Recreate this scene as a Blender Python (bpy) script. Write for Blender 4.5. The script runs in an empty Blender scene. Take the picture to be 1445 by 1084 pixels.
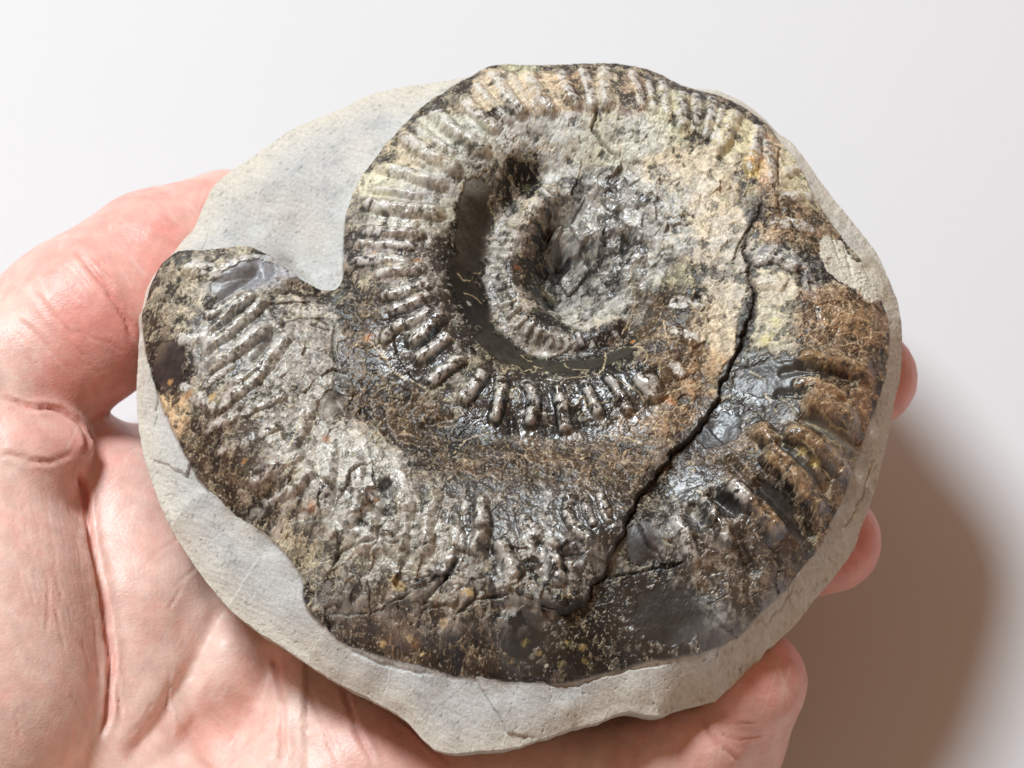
import bpy, math
import numpy as np
from mathutils import Vector, Matrix

# ------------------------------------------------------------------ camera, world, light
MM = 0.001
ELEV = math.radians(66.0)
DIST = 450.0                      # mm from lens to the middle of the fossil
Z0 = 62.0                         # mm: height of the fossil's top above the table
sE, cE = math.sin(ELEV), math.cos(ELEV)
CAM = np.array([0.0, -DIST * cE, Z0 + DIST * sE])
RIGHT = np.array([1.0, 0, 0]); UP = np.array([0, sE, cE]); FWD = np.array([0, cE, -sE])

sc = bpy.context.scene
cam_d = bpy.data.cameras.new('camera')
cam = bpy.data.objects.new('camera', cam_d); sc.collection.objects.link(cam)
sc.camera = cam
cam.matrix_world = Matrix(((1, 0, 0, CAM[0] * MM), (0, sE, -cE, CAM[1] * MM), (0, cE, sE, CAM[2] * MM), (0, 0, 0, 1)))
cam_d.sensor_width = 36.0
cam_d.lens = 36.0 * DIST / 144.5
cam_d.clip_start = 0.01; cam_d.clip_end = 20.0
cam_d.dof.use_dof = True
cam_d.dof.focus_distance = 0.454
cam_d.dof.aperture_fstop = 30.0

world = bpy.data.worlds.new('World'); sc.world = world
world.use_nodes = True
wb = world.node_tree.nodes['Background']
wb.inputs['Color'].default_value = (1.0, 0.62, 0.40, 1)
wb.inputs['Strength'].default_value = 0.30

def lamp(name, direction, dist, size, power, color):
    d = np.array(direction, float); d /= np.linalg.norm(d)
    l = bpy.data.lights.new(name, 'AREA'); l.shape = 'DISK'; l.size = size; l.energy = power; l.color = color
    o = bpy.data.objects.new(name, l); sc.collection.objects.link(o)
    o.location = Vector(d * dist) + Vector((0, 0, Z0 * MM))
    o.rotation_euler = Vector(-d).to_track_quat('-Z', 'Y').to_euler()
    return o
EL = math.radians(59.0)
KEYDIR = (-0.72 * math.cos(EL), 0.69 * math.cos(EL), math.sin(EL))
lamp('window_key_light', KEYDIR, 0.95, 0.26, 11.2, (0.89, 0.975, 1.03))
lamp('window_sky_light', (-0.5, 0.55, 0.75), 1.5, 0.9, 1.5, (0.9, 0.96, 1.0))

sc.view_settings.view_transform = 'Standard'
sc.view_settings.look = 'None'
sc.view_settings.exposure = 0.0
sc.view_settings.gamma = 1.0
sc.view_settings.use_curve_mapping = False

# ------------------------------------------------------------------ helpers
def W(px, py, z):
    """photo pixel + height above the table (mm) -> point in the place (mm)"""
    px = np.asarray(px, float); py = np.asarray(py, float); z = np.asarray(z, float)
    dx = (px - 722.5) * 0.1; du = (542.0 - py) * 0.1
    d = FWD * DIST + dx[..., None] * RIGHT + du[..., None] * UP
    t = (z - CAM[2]) / d[..., 2]
    return CAM + d * t[..., None]

def project(P):
    q = P - CAM
    f = q @ FWD
    return 722.5 + (q @ RIGHT) / f * DIST * 10, 542.0 - (q @ UP) / f * DIST * 10

def PL(pts, h=None):
    """traced polyline -> xy in mm; points are (px,py,h) or (px,py) with common h, h relative to the fossil top"""
    a = np.array([(p[0], p[1], p[2] if len(p) > 2 else h) for p in pts], float)
    return W(a[:, 0], a[:, 1], Z0 + a[:, 2])[:, :2], a[:, 2]

def smooth(a, b, x):
    t = np.clip((x - a) / (b - a), 0, 1)
    return t * t * (3 - 2 * t)

rng = np.random.default_rng(7)
_perm = rng.integers(0, 65536, (256, 256))
_ang = rng.random((256, 256)) * 2 * np.pi
_GX = np.cos(_ang).astype(np.float32); _GY = np.sin(_ang).astype(np.float32)
_J1 = rng.random((256, 256)).astype(np.float32); _J2 = rng.random((256, 256)).astype(np.float32); _J3 = rng.random((256, 256)).astype(np.float32)

def perlin(x, y):
    xi = np.floor(x).astype(np.int32); yi = np.floor(y).astype(np.int32)
    fx = (x - xi).astype(np.float32); fy = (y - yi).astype(np.float32)
    x0 = xi & 255; y0 = yi & 255; x1 = (xi + 1) & 255; y1 = (yi + 1) & 255
    u = fx * fx * fx * (fx * (fx * 6 - 15) + 10); v = fy * fy * fy * (fy * (fy * 6 - 15) + 10)
    a = _GX[x0, y0] * fx + _GY[x0, y0] * fy
    b = _GX[x1, y0] * (fx - 1) + _GY[x1, y0] * fy
    c = _GX[x0, y1] * fx + _GY[x0, y1] * (fy - 1)
    d = _GX[x1, y1] * (fx - 1) + _GY[x1, y1] * (fy - 1)
    return (a + (b - a) * u) * (1 - v) + (c + (d - c) * u) * v

def fbm(x, y, scale, octaves=4, gain=0.5, seed=0, ridged=False):
    r = 0; amp = 1; f = 1.0 / scale; tot = 0
    for o in range(octaves):
        n = perlin(x * f + 17.3 * o + seed * 5.71, y * f - 9.1 * o + seed * 3.37)
        if ridged: n = 0.5 - np.abs(n) * 2
        r = r + n * amp; tot += amp; amp *= gain; f *= 2.03
    return r / tot

def worley(x, y, scale, seed=0):
    """F1, F2, cell random a, b, c, offset to cell point"""
    x = x / scale + seed * 31.7; y = y / scale - seed * 13.9
    xi = np.floor(x).astype(np.int32); yi = np.floor(y).astype(np.int32)
    f1 = np.full(x.shape, 9, np.float32); f2 = f1.copy(); ca = np.zeros(x.shape, np.int32); ox = np.zeros_like(f1); oy = np.zeros_like(f1)
    for i in (-1, 0, 1):
        for j in (-1, 0, 1):
            cx = (xi + i) & 255; cy = (yi + j) & 255
            dx = (xi + i + _J1[cx, cy] - x).astype(np.float32); dy = (yi + j + _J2[cx, cy] - y).astype(np.float32)
            d = np.sqrt(dx * dx + dy * dy)
            m = d < f1
            f2 = np.where(m, f1, np.minimum(f2, d)); f1 = np.where(m, d, f1)
            ca = np.where(m, cx * 256 + cy, ca); ox = np.where(m, dx, ox); oy = np.where(m, dy, oy)
    return f1, f2, _J3.ravel()[ca], _GX.ravel()[ca], _GY.ravel()[ca], ox, oy

def seg_dist(P, poly, closed=False):
    """distance to polyline, arc fraction, signed side (left of travel positive)"""
    pts = np.asarray(poly, float)
    if closed: pts = np.vstack([pts, pts[:1]])
    best = np.full(P.shape[0], 1e9); frac = np.zeros(P.shape[0]); side = np.zeros(P.shape[0])
    L = np.r_[0, np.cumsum(np.linalg.norm(np.diff(pts, axis=0), axis=1))]
    for i in range(len(pts) - 1):
        a = pts[i]; b = pts[i + 1]; ab = b - a; l2 = ab @ ab + 1e-12
        ap = P - a
        t = np.clip((ap @ ab) / l2, 0, 1)
        q = ap - t[:, None] * ab
        d = q[:, 0] ** 2 + q[:, 1] ** 2
        m = d < best
        best = np.where(m, d, best)
        frac = np.where(m, (L[i] + t * (L[i + 1] - L[i])) / L[-1], frac)
        side = np.where(m, ab[0] * ap[:, 1] - ab[1] * ap[:, 0], side)
    return np.sqrt(best), frac, np.sign(side)

def inside(P, poly):
    pts = np.asarray(poly); n = len(pts); r = np.zeros(P.shape[0], bool); j = n - 1
    x = P[:, 0]; y = P[:, 1]
    for i in range(n):
        xi, yi = pts[i]; xj, yj = pts[j]
        c = ((yi > y) != (yj > y)) & (x < (xj - xi) * (y - yi) / (yj - yi + 1e-12) + xi)
        r ^= c; j = i
    return r

def spline(pts, n, closed=False):
    """Catmull-Rom through pts (any dimension), n samples per span"""
    p = np.asarray(pts, float); m = len(p); out = []
    t = np.linspace(0, 1, n, endpoint=False)[:, None]
    for i in range(m if closed else m - 1):
        if closed: a, b, c, d = p[(i - 1) % m], p[i], p[(i + 1) % m], p[(i + 2) % m]
        else: a, b, c, d = p[max(i - 1, 0)], p[i], p[i + 1], p[min(i + 2, m - 1)]
        out.append(0.5 * (2 * b + (c - a) * t + (2 * a - 5 * b + 4 * c - d) * t ** 2 + (3 * b - a - 3 * c + d) * t ** 3))
    if not closed: out.append(p[-1:])
    return np.vstack(out)

def srgb(r, g, b):
    return tuple((c / 255 / 12.92) if c / 255 <= 0.04045 else ((c / 255 + 0.055) / 1.055) ** 2.4 for c in (r, g, b))

# ------------------------------------------------------------------ materials
def new_mat(name):
    m = bpy.data.materials.new(name); m.use_nodes = True
    nt = m.node_tree; b = nt.nodes['Principled BSDF']
    return m, nt, b

def node(nt, kind, **kw):
    n = nt.nodes.new(kind)
    for k, v in kw.items():
        if k in n.inputs: n.inputs[k].default_value = v
        else: setattr(n, k, v)
    return n

def mat_table():
    m, nt, b = new_mat('white_paper')
    tc = node(nt, 'ShaderNodeTexCoord')
    n1 = node(nt, 'ShaderNodeTexNoise', Scale=9.0, Detail=3.0)
    cr = node(nt, 'ShaderNodeMixRGB'); cr.inputs[1].default_value = (0.66, 0.66, 0.672, 1); cr.inputs[2].default_value = (0.70, 0.70, 0.708, 1)
    n2 = node(nt, 'ShaderNodeTexNoise', Scale=1400.0, Detail=3.0)
    bp = node(nt, 'ShaderNodeBump', Strength=0.12, Distance=0.0003)
    L = nt.links.new
    L(tc.outputs['Object'], n1.inputs['Vector']); L(tc.outputs['Object'], n2.inputs['Vector'])
    L(n1.outputs['Fac'], cr.inputs[0]); L(cr.outputs[0], b.inputs['Base Color'])
    L(n2.outputs['Fac'], bp.inputs['Height']); L(bp.outputs[0], b.inputs['Normal'])
    b.inputs['Roughness'].default_value = 0.75; b.inputs['Specular IOR Level'].default_value = 0.3
    return m

def mat_rock(name, bump_scale, bump_str, spec, coat=0.0):
    """albedo and roughness come from the stone's own patches (attribute), grain from noise"""
    m, nt, b = new_mat(name); L = nt.links.new
    at = node(nt, 'ShaderNodeAttribute', attribute_name='patch')
    tc = node(nt, 'ShaderNodeTexCoord')
    n1 = node(nt, 'ShaderNodeTexNoise', Scale=bump_scale, Detail=5.0, Roughness=0.65)
    n2 = node(nt, 'ShaderNodeTexNoise', Scale=bump_scale * 3.1, Detail=2.0)
    hs = node(nt, 'ShaderNodeHueSaturation')
    mp = node(nt, 'ShaderNodeMapRange'); mp.inputs[1].default_value = 0.3; mp.inputs[2].default_value = 0.7; mp.inputs[3].default_value = 0.86; mp.inputs[4].default_value = 1.13
    L(tc.outputs['Object'], n1.inputs['Vector']); L(tc.outputs['Object'], n2.inputs['Vector'])
    L(n2.outputs['Fac'], mp.inputs[0]); L(mp.outputs[0], hs.inputs['Value'])
    L(at.outputs['Color'], hs.inputs['Color']); L(hs.outputs[0], b.inputs['Base Color'])
    bp = node(nt, 'ShaderNodeBump', Strength=bump_str, Distance=0.0004)
    L(n1.outputs['Fac'], bp.inputs['Height']); L(bp.outputs[0], b.inputs['Normal'])
    L(at.outputs['Alpha'], b.inputs['Roughness'])
    b.inputs['Specular IOR Level'].default_value = spec
    if name == 'fossil_shell':
        sh = node(nt, 'ShaderNodeAttribute', attribute_name='sheen'); L(sh.outputs['Fac'], b.inputs['Specular IOR Level'])
    b.inputs['Coat Weight'].default_value = coat
    b.inputs['Coat Roughness'].default_value = 0.12
    return m

def mat_skin():
    m, nt, b = new_mat('skin'); L = nt.links.new
    at = node(nt, 'ShaderNodeAttribute', attribute_name='flush')
    tc = node(nt, 'ShaderNodeTexCoord')
    n1 = node(nt, 'ShaderNodeTexNoise', Scale=110.0, Detail=6.0, Roughness=0.68)
    n2 = node(nt, 'ShaderNodeTexNoise', Scale=420.0, Detail=3.0)
    mix = node(nt, 'ShaderNodeMixRGB'); mix.inputs[1].default_value = (0.80, 0.565, 0.48, 1); mix.inputs[2].default_value = (0.76, 0.32, 0.27, 1)
    add = node(nt, 'ShaderNodeMath', operation='MULTIPLY_ADD'); add.inputs[1].default_value = 1.9; add.inputs[2].default_value = -0.82
    sm = node(nt, 'ShaderNodeMath', operation='ADD', use_clamp=True)
    L(tc.outputs['Object'], n1.inputs['Vector']); L(tc.outputs['Object'], n2.inputs['Vector'])
    L(n1.outputs['Fac'], add.inputs[0]); L(add.outputs[0], sm.inputs[0]); L(at.outputs['Fac'], sm.inputs[1])
    L(sm.outputs[0], mix.inputs[0])
    hs = node(nt, 'ShaderNodeHueSaturation')
    mp = node(nt, 'ShaderNodeMapRange'); mp.inputs[1].default_value = 0.3; mp.inputs[2].default_value = 0.7; mp.inputs[3].default_value = 0.90; mp.inputs[4].default_value = 1.08
    L(n2.outputs['Fac'], mp.inputs[0]); L(mp.outputs[0], hs.inputs['Value']); L(mix.outputs[0], hs.inputs['Color'])
    def hair(rot, sx, sy, off):
        mg = node(nt, 'ShaderNodeMapping'); mg.inputs['Rotation'].default_value = (0, 0, rot); mg.inputs['Location'].default_value = (off, off * .7, 0)
        ms = node(nt, 'ShaderNodeMapping'); ms.inputs['Scale'].default_value = (sx, sy, sy)
        L(tc.outputs['Object'], mg.inputs['Vector']); L(mg.outputs[0], ms.inputs['Vector'])
        nz = node(nt, 'ShaderNodeTexNoise', Scale=1.0, Detail=1.5); L(ms.outputs[0], nz.inputs['Vector'])
        sb = node(nt, 'ShaderNodeMath', operation='SUBTRACT'); sb.inputs[1].default_value = 0.5; L(nz.outputs['Fac'], sb.inputs[0])
        ab = node(nt, 'ShaderNodeMath', operation='ABSOLUTE'); L(sb.outputs[0], ab.inputs[0])
        mr = node(nt, 'ShaderNodeMapRange'); mr.inputs[1].default_value = 0.0; mr.inputs[2].default_value = 0.022; mr.inputs[3].default_value = 1.0; mr.inputs[4].default_value = 0.0
        L(ab.outputs[0], mr.inputs[0]); return mr
    h1 = hair(0.22, 230.0, 28.0, 0.0); h2 = hair(-0.75, 210.0, 40.0, 0.31); h3 = hair(1.45, 230.0, 60.0, 0.77)
    mk1 = node(nt, 'ShaderNodeTexNoise', Scale=170.0, Detail=2.0); L(tc.outputs['Object'], mk1.inputs['Vector'])
    mr1 = node(nt, 'ShaderNodeMapRange'); mr1.inputs[1].default_value = 0.48; mr1.inputs[2].default_value = 0.62; L(mk1.outputs['Fac'], mr1.inputs[0])
    mx = node(nt, 'ShaderNodeMath', operation='MAXIMUM'); L(h1.outputs[0], mx.inputs[0]); L(h2.outputs[0], mx.inputs[1])
    m3 = node(nt, 'ShaderNodeMath', operation='MULTIPLY'); L(h3.outputs[0], m3.inputs[0]); m3.inputs[1].default_value = 0.6
    mx2 = node(nt, 'ShaderNodeMath', operation='MAXIMUM'); L(mx.outputs[0], mx2.inputs[0]); L(m3.outputs[0], mx2.inputs[1])
    mm = node(nt, 'ShaderNodeMath', operation='MULTIPLY'); L(mx2.outputs[0], mm.inputs[0]); L(mr1.outputs[0], mm.inputs[1])
    mm2 = node(nt, 'ShaderNodeMath', operation='MULTIPLY'); L(mm.outputs[0], mm2.inputs[0]); mm2.inputs[1].default_value = 0.28
    lm = node(nt, 'ShaderNodeMixRGB'); lm.inputs[2].default_value = (0.92, 0.74, 0.66, 1)
    L(mm2.outputs[0], lm.inputs[0]); L(hs.outputs[0], lm.inputs[1]); L(lm.outputs[0], b.inputs['Base Color'])
    # fine skin relief: stretched cells
    mpg = node(nt, 'ShaderNodeMapping'); mpg.inputs['Scale'].default_value = (1.0, 1.7, 1.0); mpg.inputs['Rotation'].default_value = (0, 0, 0.6)
    vo = node(nt, 'ShaderNodeTexVoronoi', Scale=1200.0, feature='DISTANCE_TO_EDGE')
    n3 = node(nt, 'ShaderNodeTexNoise', Scale=1500.0, Detail=2.0)
    L(tc.outputs['Object'], mpg.inputs['Vector']); L(mpg.outputs[0], vo.inputs['Vector']); L(tc.outputs['Object'], n3.inputs['Vector'])
    ad = node(nt, 'ShaderNodeMath', operation='ADD'); L(vo.outputs['Distance'], ad.inputs[0]); L(n3.outputs['Fac'], ad.inputs[1])
    bp = node(nt, 'ShaderNodeBump', Strength=0.2, Distance=0.00028)
    L(ad.outputs[0], bp.inputs['Height']); L(bp.outputs[0], b.inputs['Normal'])
    b.inputs['Roughness'].default_value = 0.43
    b.inputs['Specular IOR Level'].default_value = 0.45
    b.inputs['Subsurface Weight'].default_value = 0.25
    b.inputs['Subsurface Radius'].default_value = (1.0, 0.35, 0.2)
    b.inputs['Subsurface Scale'].default_value = 0.002
    return m

M_TABLE = mat_table()
M_MATRIX = mat_rock('grey_mudstone', 2600.0, 0.35, 0.25)
M_SHELL = mat_rock('fossil_shell', 2000.0, 0.10, 1.0, 0.0)
M_SHELL.node_tree.nodes['Principled BSDF'].inputs['IOR'].default_value = 1.95
M_SKIN = mat_skin()

# ------------------------------------------------------------------ the table top
me = bpy.data.meshes.new('table_top')
S = 1.5
me.from_pydata([(-S, -S, 0), (S, -S, 0), (S, S, 0), (-S, S, 0)], [], [(0, 1, 2, 3)])
me.materials.append(M_TABLE)
table = bpy.data.objects.new('table_top', me); sc.collection.objects.link(table)
table['kind'] = 'structure'; table['label'] = 'plain white paper covered table top'; table['category'] = 'table'


# ------------------------------------------------------------------ the fossil: traced shapes (photo pixels + height in mm relative to the top)
OUTLINE = [(275,320,-9),(300,265,-9),(330,238,-9),(370,212,-9),(420,178,-9),(480,155,-9),(520,135,-9),(570,122,-9),(620,115,-9),(660,108,-9),
 (690,96,-8),(760,92,-8),(815,91,-8),(860,89,-8),(912,97,-8),(945,112,-8),(975,125,-9),(1010,128,-9),(1050,145,-9),(1080,168,-9),(1097,187,-9),(1120,205,-9),(1160,260,-9),
 (1200,310,-9),(1235,355,-9),(1255,395,-9),(1268,430,-9),(1272,470,-10),(1272,520,-11),(1262,570,-12),(1252,620,-13),(1240,670,-14),
 (1225,720,-15),(1205,770,-16),(1180,810,-17),(1140,860,-18),(1090,915,-20),(1050,955,-21),(1015,985,-22),(960,1000,-22),(930,1010,-22),
 (880,1005,-22),(840,1020,-23),(790,1035,-24),(740,1052,-25),(690,1060,-25),(625,1060,-25),(600,1045,-25),(560,1008,-24),(480,965,-23),
 (430,935,-22),(370,895,-21),(310,845,-20),(270,790,-19),(235,735,-18),(210,670,-17),(197,610,-16),(193,560,-15),(195,500,-14),
 (200,440,-13),(210,400,-12),(245,355,-10),(262,335,-10)]
AMM = [(250,357,-5),(300,354,-4),(350,350,-3.5),(385,365,-4),(410,385,-5),(432,400,-6),(465,412,-6.5),(480,404,-6),(484,375,-5),(487,310,-5),(505,260,-5),
 (525,232,-5),(550,200,-5),(600,150,-5.5),(650,117,-6),(690,97,-8),(760,93,-8),(860,90,-8),(912,98,-8),(945,113,-8),(975,126,-8),(1003,132,-8),(1030,142,-8),(1062,160,-8),(1085,178,-8),
 (1100,200,-8),(1125,230,-7),(1150,280,-6),(1178,322,-6),(1200,350,-6),(1222,380,-6),(1245,425,-6),(1256,470,-6.5),(1250,530,-7),(1238,570,-7),
 (1222,612,-7.5),(1205,665,-8),(1180,725,-8.5),(1150,780,-9),(1090,850,-10),(1030,905,-11),(965,928,-12),(880,945,-13),(800,965,-13.5),(720,965,-14),
 (640,955,-14),(560,935,-13.5),(490,912,-13),(452,880,-12),(428,850,-11.5),(424,815,-11),(385,765,-11),(335,730,-11),(282,680,-11),
 (240,600,-10.5),(217,540,-10),(203,485,-10),(200,440,-10),(212,405,-9),(228,375,-7)]
SEAM12 = [(480,408,-5.5),(473,455,-4.5),(482,515,-4),(530,560,-4),(590,585,-5),(650,605,-4.4),(720,617,-4.3),(800,622,-4.3),(860,606,-4.3),(920,582,-4.2),
 (965,545,-4.5),(1000,490,-3.5),(1020,420,-3),(1020,350,-2.6),(995,290,-2.6),(940,255,-3),(880,240,-4),(820,240,-5),(770,250,-7),(720,285,-7.6),(694,330,-8.6),(688,385,-8.8)]
SEAM23 = [(688,385,-8.8),(695,440,-8.9),(718,475,-9.2),(760,495,-10.5),(820,499,-9.5),(872,484,-8.5),(905,450,-7),(918,400,-6),(908,350,-5.5),
 (870,300,-6),(820,285,-7.5),(792,312,-9),(778,350,-12),(772,390,-13.5)]
SEAM34 = [(772,390,-14.5),(782,430,-14.2),(812,450,-11.5),(842,440,-10),(855,405,-9),(838,372,-10),(808,358,-12),(782,365,-14.5)]
CREST = [  # whorl crest line from the aperture inwards
 (330,372,-1.6),(330,420,-1.5),(325,500,-1.5),(350,580,-1.2),(410,670,-0.8),(500,735,-0.8),(600,765,-0.8),(720,775,-0.8),(840,765,-1.2),
 (980,745,-2.0),(1070,690,-1.8),(1125,610,-1.3),(1150,510,-0.8),(1125,420,-0.5),(1110,330,-0.5),(1075,250,-0.5),(1010,190,-0.4),(930,155,-0.2),(850,140,0.0),
 (760,140,0.1),(680,160,0.1),(620,210,0),(575,270,-0.2),(550,330,-0.4),(550,390,-0.7),(580,450,-1.2),(630,510,-2.0),(690,555,-2.8),(770,575,-3.3),(850,568,-3.4),
 (910,540,-3.2),(960,480,-2.8),(980,400,-2.2),(960,330,-2.2),(900,285,-3.2)]
WALLTOP = [(722,230,-2.8),(688,262,-3.4),(664,310,-4.0),(654,370,-4.3),(660,430,-4.6),(686,476,-5.0),(725,522,-4.6),(790,535,-4.4),(850,524,-4.4),(900,490,-4.4),(930,440,-4.4)]
CREST3 = [(780,275,-5.6),(745,302,-5.8),(722,340,-6.2),(716,392,-6.4),(728,430,-6.7),(754,460,-7.0),(790,482,-8.4),(840,478,-7.8),(880,450,-6.5),(890,400,-5.6),(870,350,-6),(830,320,-7.5)]
EXTRA = [  # matrix surface, flanks, hollows
 (330,290,-8.2),(380,250,-7.2),(430,215,-7.2),(500,175,-7.4),(560,145,-8),(610,125,-8.5),(350,330,-8.6),(400,300,-7.6),(450,260,-6.6),(500,215,-6.6),
 (400,345,-9),(440,350,-8.6),(460,385,-8.8),(470,330,-7.2),(475,290,-6.6),(440,320,-8.0),(300,315,-8.8),(545,175,-7),(590,140,-7.4),(415,372,-9.5),(440,392,-9.6),
 (235,430,-6),(225,490,-7.5),(255,560,-7.5),(300,640,-7),(350,700,-7.5),(420,745,-6),(270,390,-3.2),(260,470,-4),(290,560,-4.2),
 (470,840,-7.5),(560,860,-6),(640,880,-6),(720,880,-5.5),(800,880,-6.5),(900,850,-6.8),(980,830,-6.5),(1050,800,-5.5),(560,900,-10),(680,930,-10.5),(800,930,-10),(900,910,-9.5),(1000,880,-8.5),
 (850,800,-4.5),(920,790,-5.0),(1120,760,-5.5),(1170,680,-5),(1200,600,-4),(1225,520,-4),(1215,450,-3),(1190,380,-3.8),(1215,370,-5),(1240,400,-6),(1180,330,-5.5),
 (1040,580,-4.5),(1080,540,-3.4),(1010,620,-5.2),(940,700,-5.0),(1080,460,-1.6),(1080,380,-1.4),(430,560,-2.4),(440,480,-2.8),(450,640,-2.4),(520,640,-2.4),(600,655,-2.2),(700,670,-2.3),(800,680,-2.4),(720,645,-2.9),(800,648,-3.0),(640,700,-1.2),(760,715,-1.4),
 (880,660,-3.4),(930,610,-3.4),(420,440,-3.6),(400,520,-1.9),(1020,270,-1.4),(960,225,-1.8),(880,200,-2),(800,200,-2.2),(740,205,-2.6),
 (215,580,-12.2),(222,640,-13),(250,690,-13),(290,745,-13),(340,790,-13.5),(400,850,-14),(450,900,-15),(520,945,-16),(600,980,-18),(700,1000,-18),(800,1000,-17.5),(900,975,-16.5),(990,945,-15),
 (240,730,-16),(300,810,-17),(380,880,-18.5),(470,945,-20),(560,990,-21),(650,1035,-22.5),(740,1030,-22),(840,1000,-20),(940,985,-18.5),(1020,950,-16),(1080,895,-13),(1140,825,-12),(1190,750,-11),
 (1220,690,-10.5),(1240,620,-9.5),(1255,560,-9),(1262,500,-8.5),(1258,430,-8),
 (820,400,-13.5),(800,405,-15.5),(790,390,-16),(830,415,-11)]

CRACK = [(1078,283,-0.5),(1062,315,-0.8),(1050,345,-1.2),(1056,370,-1.5),(1061,400,-1.6),(1062,435,-1.7),(1050,470,-2),(1036,505,-2.3),(1022,535,-2.6),(1010,565,-3),(985,602,-3.6),
 (955,637,-4),(930,667,-4.2),(905,702,-4.4),(885,742,-4.4),(866,782,-4.6),(846,818,-5),(822,850,-5.6),(800,862,-6),(765,856,-6)]

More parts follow.
